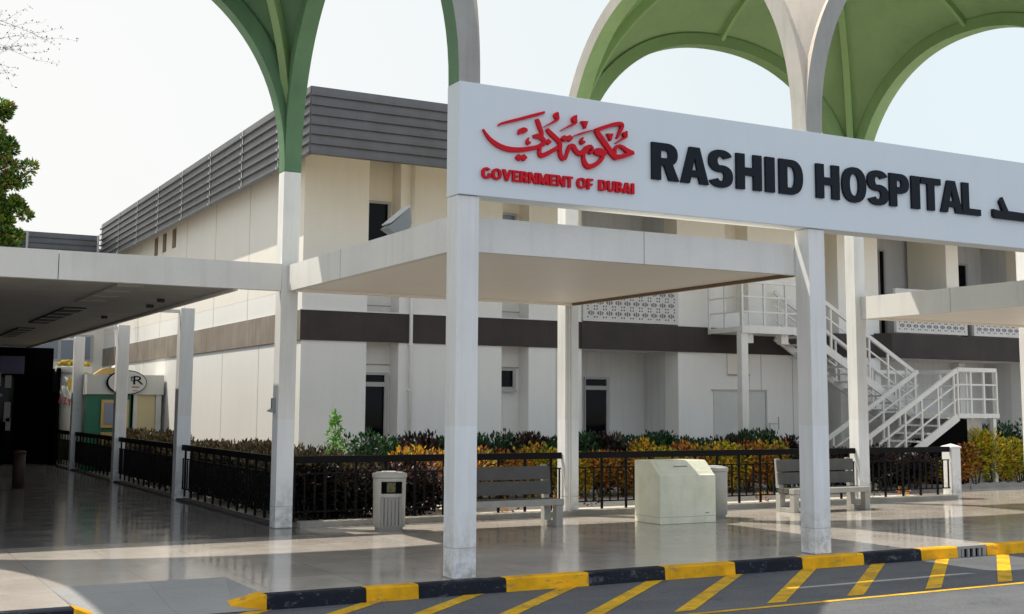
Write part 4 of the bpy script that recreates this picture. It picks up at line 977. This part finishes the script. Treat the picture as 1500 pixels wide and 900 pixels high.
cl = [(-1.95,28.5,10.45,.55),(-1.5,28.5,10.55,.28),(-1.7,28.5,9.7,.45),(-1.3,28.4,9.25,.40),(-1.75,28.6,8.7,.5),(-.95,28.5,8.65,.46),(-1.25,28.4,8.2,.40),(-1.5,28.6,7.6,.5),(-.85,28.5,7.65,.36),(-1.15,28.5,7.3,.34),(-1.5,28.6,6.9,.5),(-1.15,28.5,6.6,.38),(-1.9,28.5,6.3,.6),(-3.2,28.8,9.9,1.2),(-3.4,28.6,7.8,1.2),(-3.0,28.8,6.2,1.1),(-4.4,28.9,8.6,1.3)]
make_tree(-3.1, 28.8, 'leafy green tree at the left edge behind the covered walkway', 'leafy_tree', cl, 900, .145, 'tree', 7.5, 9)
bt = thing('bare_tree', (-3.6, 24.6, 0), 'nearly bare branch tips with small buds at the top left corner', 'tree')
rg = random.Random(12); s_ = MB(); tw = MB(); bd = MB(); bt_t = []
s_.tube([(-5.2,29.9,0),(-5.1,29.9,4),(-4.8,29.9,8.5),(-5.6,29.9,13)], [.2,.16,.1,.05], 8)
bt.location = (-5.2, 29.9, 0); ORG[bt.name] = Vector(bt.location)
s_.build('trunk', 'bark', bt)
def twig(p, d, L_, r_, lvl):
    pts = [p]; q = Vector(p); dd_ = Vector(d).normalized()
    for k in range(4):
        dd_ = (dd_+Vector((rg.uniform(-.16,.16), rg.uniform(-.1,.1), rg.uniform(-.16,.16)))).normalized(); q = q+dd_*L_/4; pts.append(tuple(q))
        if lvl > 0 and k > 0: twig(tuple(q), dd_+Vector((rg.uniform(-.5,.5), rg.uniform(-.3,.3), rg.uniform(-.7,.8))), L_*.5, r_*.5, lvl-1)
        if lvl < 2:
            for _ in range(2): leaves(bd, bt_t, tuple(q+Vector((rg.uniform(-.06,.06),0,rg.uniform(-.06,.06)))), (.03,.03,.03), 2, .075, [(.05,.035,.03),(.12,.10,.08)], rg, dark=False)
    tw.tube(pts, [r_, r_*.8, r_*.6, r_*.45, r_*.3], 5)
for z, L_, dz in ((12.9,3.75,.22),(12.9,3.5,.06),(11.9,3.5,.12),(11.7,3.2,.02)):
    twig((-5.65,29.9,z), (1, -.05, dz), L_, .018, 2)
tw.build('branch', 'bark', bt); finish(bd, bt_t, 'bud', bt, ORG[bt.name])

# ================================================================== world, sun, camera
w = bpy.data.worlds.new('World'); SC.world = w; w.use_nodes = True; nt = w.node_tree
bg = nt.nodes['Background']; sky = nt.nodes.new('ShaderNodeTexSky'); sky.sky_type = 'NISHITA'; sky.sun_disc = False
AX, BY = .36, .38
el = math.atan2(1, math.hypot(AX, BY)); az = math.atan2(-AX, BY)      # towards the sun: (-AX, +BY, 1)
sky.sun_elevation = el; sky.sun_rotation = az; sky.air_density = 1.2; sky.dust_density = 6; sky.ozone_density = 1
mx = nt.nodes.new('ShaderNodeMix'); mx.data_type = 'RGBA'
tc = nt.nodes.new('ShaderNodeTexCoord'); sz = nt.nodes.new('ShaderNodeSeparateXYZ'); nt.links.new(tc.outputs['Generated'], sz.inputs[0])
mr = nt.nodes.new('ShaderNodeMapRange'); mr.interpolation_type = 'SMOOTHSTEP'      # haze: white towards the horizon, thinning overhead
for i, v in ((1, .30), (2, .72), (3, .95), (4, HAZE)): mr.inputs[i].default_value = v
nt.links.new(sz.outputs['Z'], mr.inputs[0])
dp = nt.nodes.new('ShaderNodeVectorMath'); dp.operation = 'DOT_PRODUCT'; nt.links.new(tc.outputs['Generated'], dp.inputs[0])
dp.inputs[1].default_value = (-.15, .99, 0)                                         # the glare is on the sun's side of the sky
ma = nt.nodes.new('ShaderNodeMapRange'); ma.interpolation_type = 'SMOOTHSTEP'
for i, v in ((1, -.75), (2, .30), (3, BACK), (4, 1.0)): ma.inputs[i].default_value = v
nt.links.new(dp.outputs['Value'], ma.inputs[0])
mu = nt.nodes.new('ShaderNodeMath'); mu.operation = 'MULTIPLY'; nt.links.new(mr.outputs[0], mu.inputs[0]); nt.links.new(ma.outputs[0], mu.inputs[1])
nt.links.new(mu.outputs[0], mx.inputs[0])
nt.links.new(sky.outputs[0], mx.inputs[6]); 
ma2 = nt.nodes.new("ShaderNodeMapRange"); nt.links.new(dp.outputs["Value"], ma2.inputs[0]); ma2.inputs[1].default_value = -.8; ma2.inputs[2].default_value = .8
ma2.inputs[1].default_value = -1; ma2.inputs[2].default_value = 1
cb = nt.nodes.new('ShaderNodeValToRGB'); el_ = cb.color_ramp.elements
while len(el_) < 5: el_.new(.5)
for e_, (q_, c_) in zip(el_, ((0, (.94, 1.06, 1.22)), (.5, (.90, 1.0, 1.09)), (.80, (.80, .90, .94)), (.95, (.965, .975, .965)), (1, (1.0, .985, .96)))):
    e_.position = q_; e_.color = (c_[0], c_[1], c_[2], 1)
nt.links.new(ma2.outputs[0], cb.inputs[0])
sc_ = nt.nodes.new('ShaderNodeVectorMath'); sc_.operation = 'SCALE'; sc_.inputs['Scale'].default_value = 10.0
nt.links.new(cb.outputs[0], sc_.inputs[0]); nt.links.new(sc_.outputs[0], mx.inputs[7])
nt.links.new(mx.outputs[2], bg.inputs['Color']); bg.inputs['Strength'].default_value = .102
sun = bpy.data.lights.new('sun', 'SUN'); sun.energy = 5.0; sun.angle = R(.53); sun.color = (1.0, .94, .83)
so = bpy.data.objects.new('sun', sun); COL.objects.link(so)
so.rotation_euler = Vector((-AX, BY, 1)).to_track_quat('Z', 'Y').to_euler()
cam = bpy.data.cameras.new('camera'); co = bpy.data.objects.new('camera', cam); COL.objects.link(co); SC.camera = co
F_ = Vector((0.4765782, 0.8717573, 0.1136329)); R_ = Vector((0.8771181, -0.4802418, 0.0056232)); U_ = Vector((-0.0594734, -0.0969896, 0.9935069))
mt = Matrix((( R_.x, U_.x, -F_.x, -5.4603), (R_.y, U_.y, -F_.y, -11.1520), (R_.z, U_.z, -F_.z, 1.7), (0,0,0,1)))
co.matrix_world = mt
cam.sensor_width = 36; cam.lens = 1803.04/1500*36; cam.shift_y = -(450-389.71)/1500; cam.clip_end = 2000; cam.clip_start = .1
SC.view_settings.view_transform = 'Standard'; SC.view_settings.look = 'None'; SC.view_settings.exposure = 0
SC.cycles.max_bounces = 8; SC.cycles.diffuse_bounces = 4
for m_ in (SC,):
    m_.render.engine = 'CYCLES'
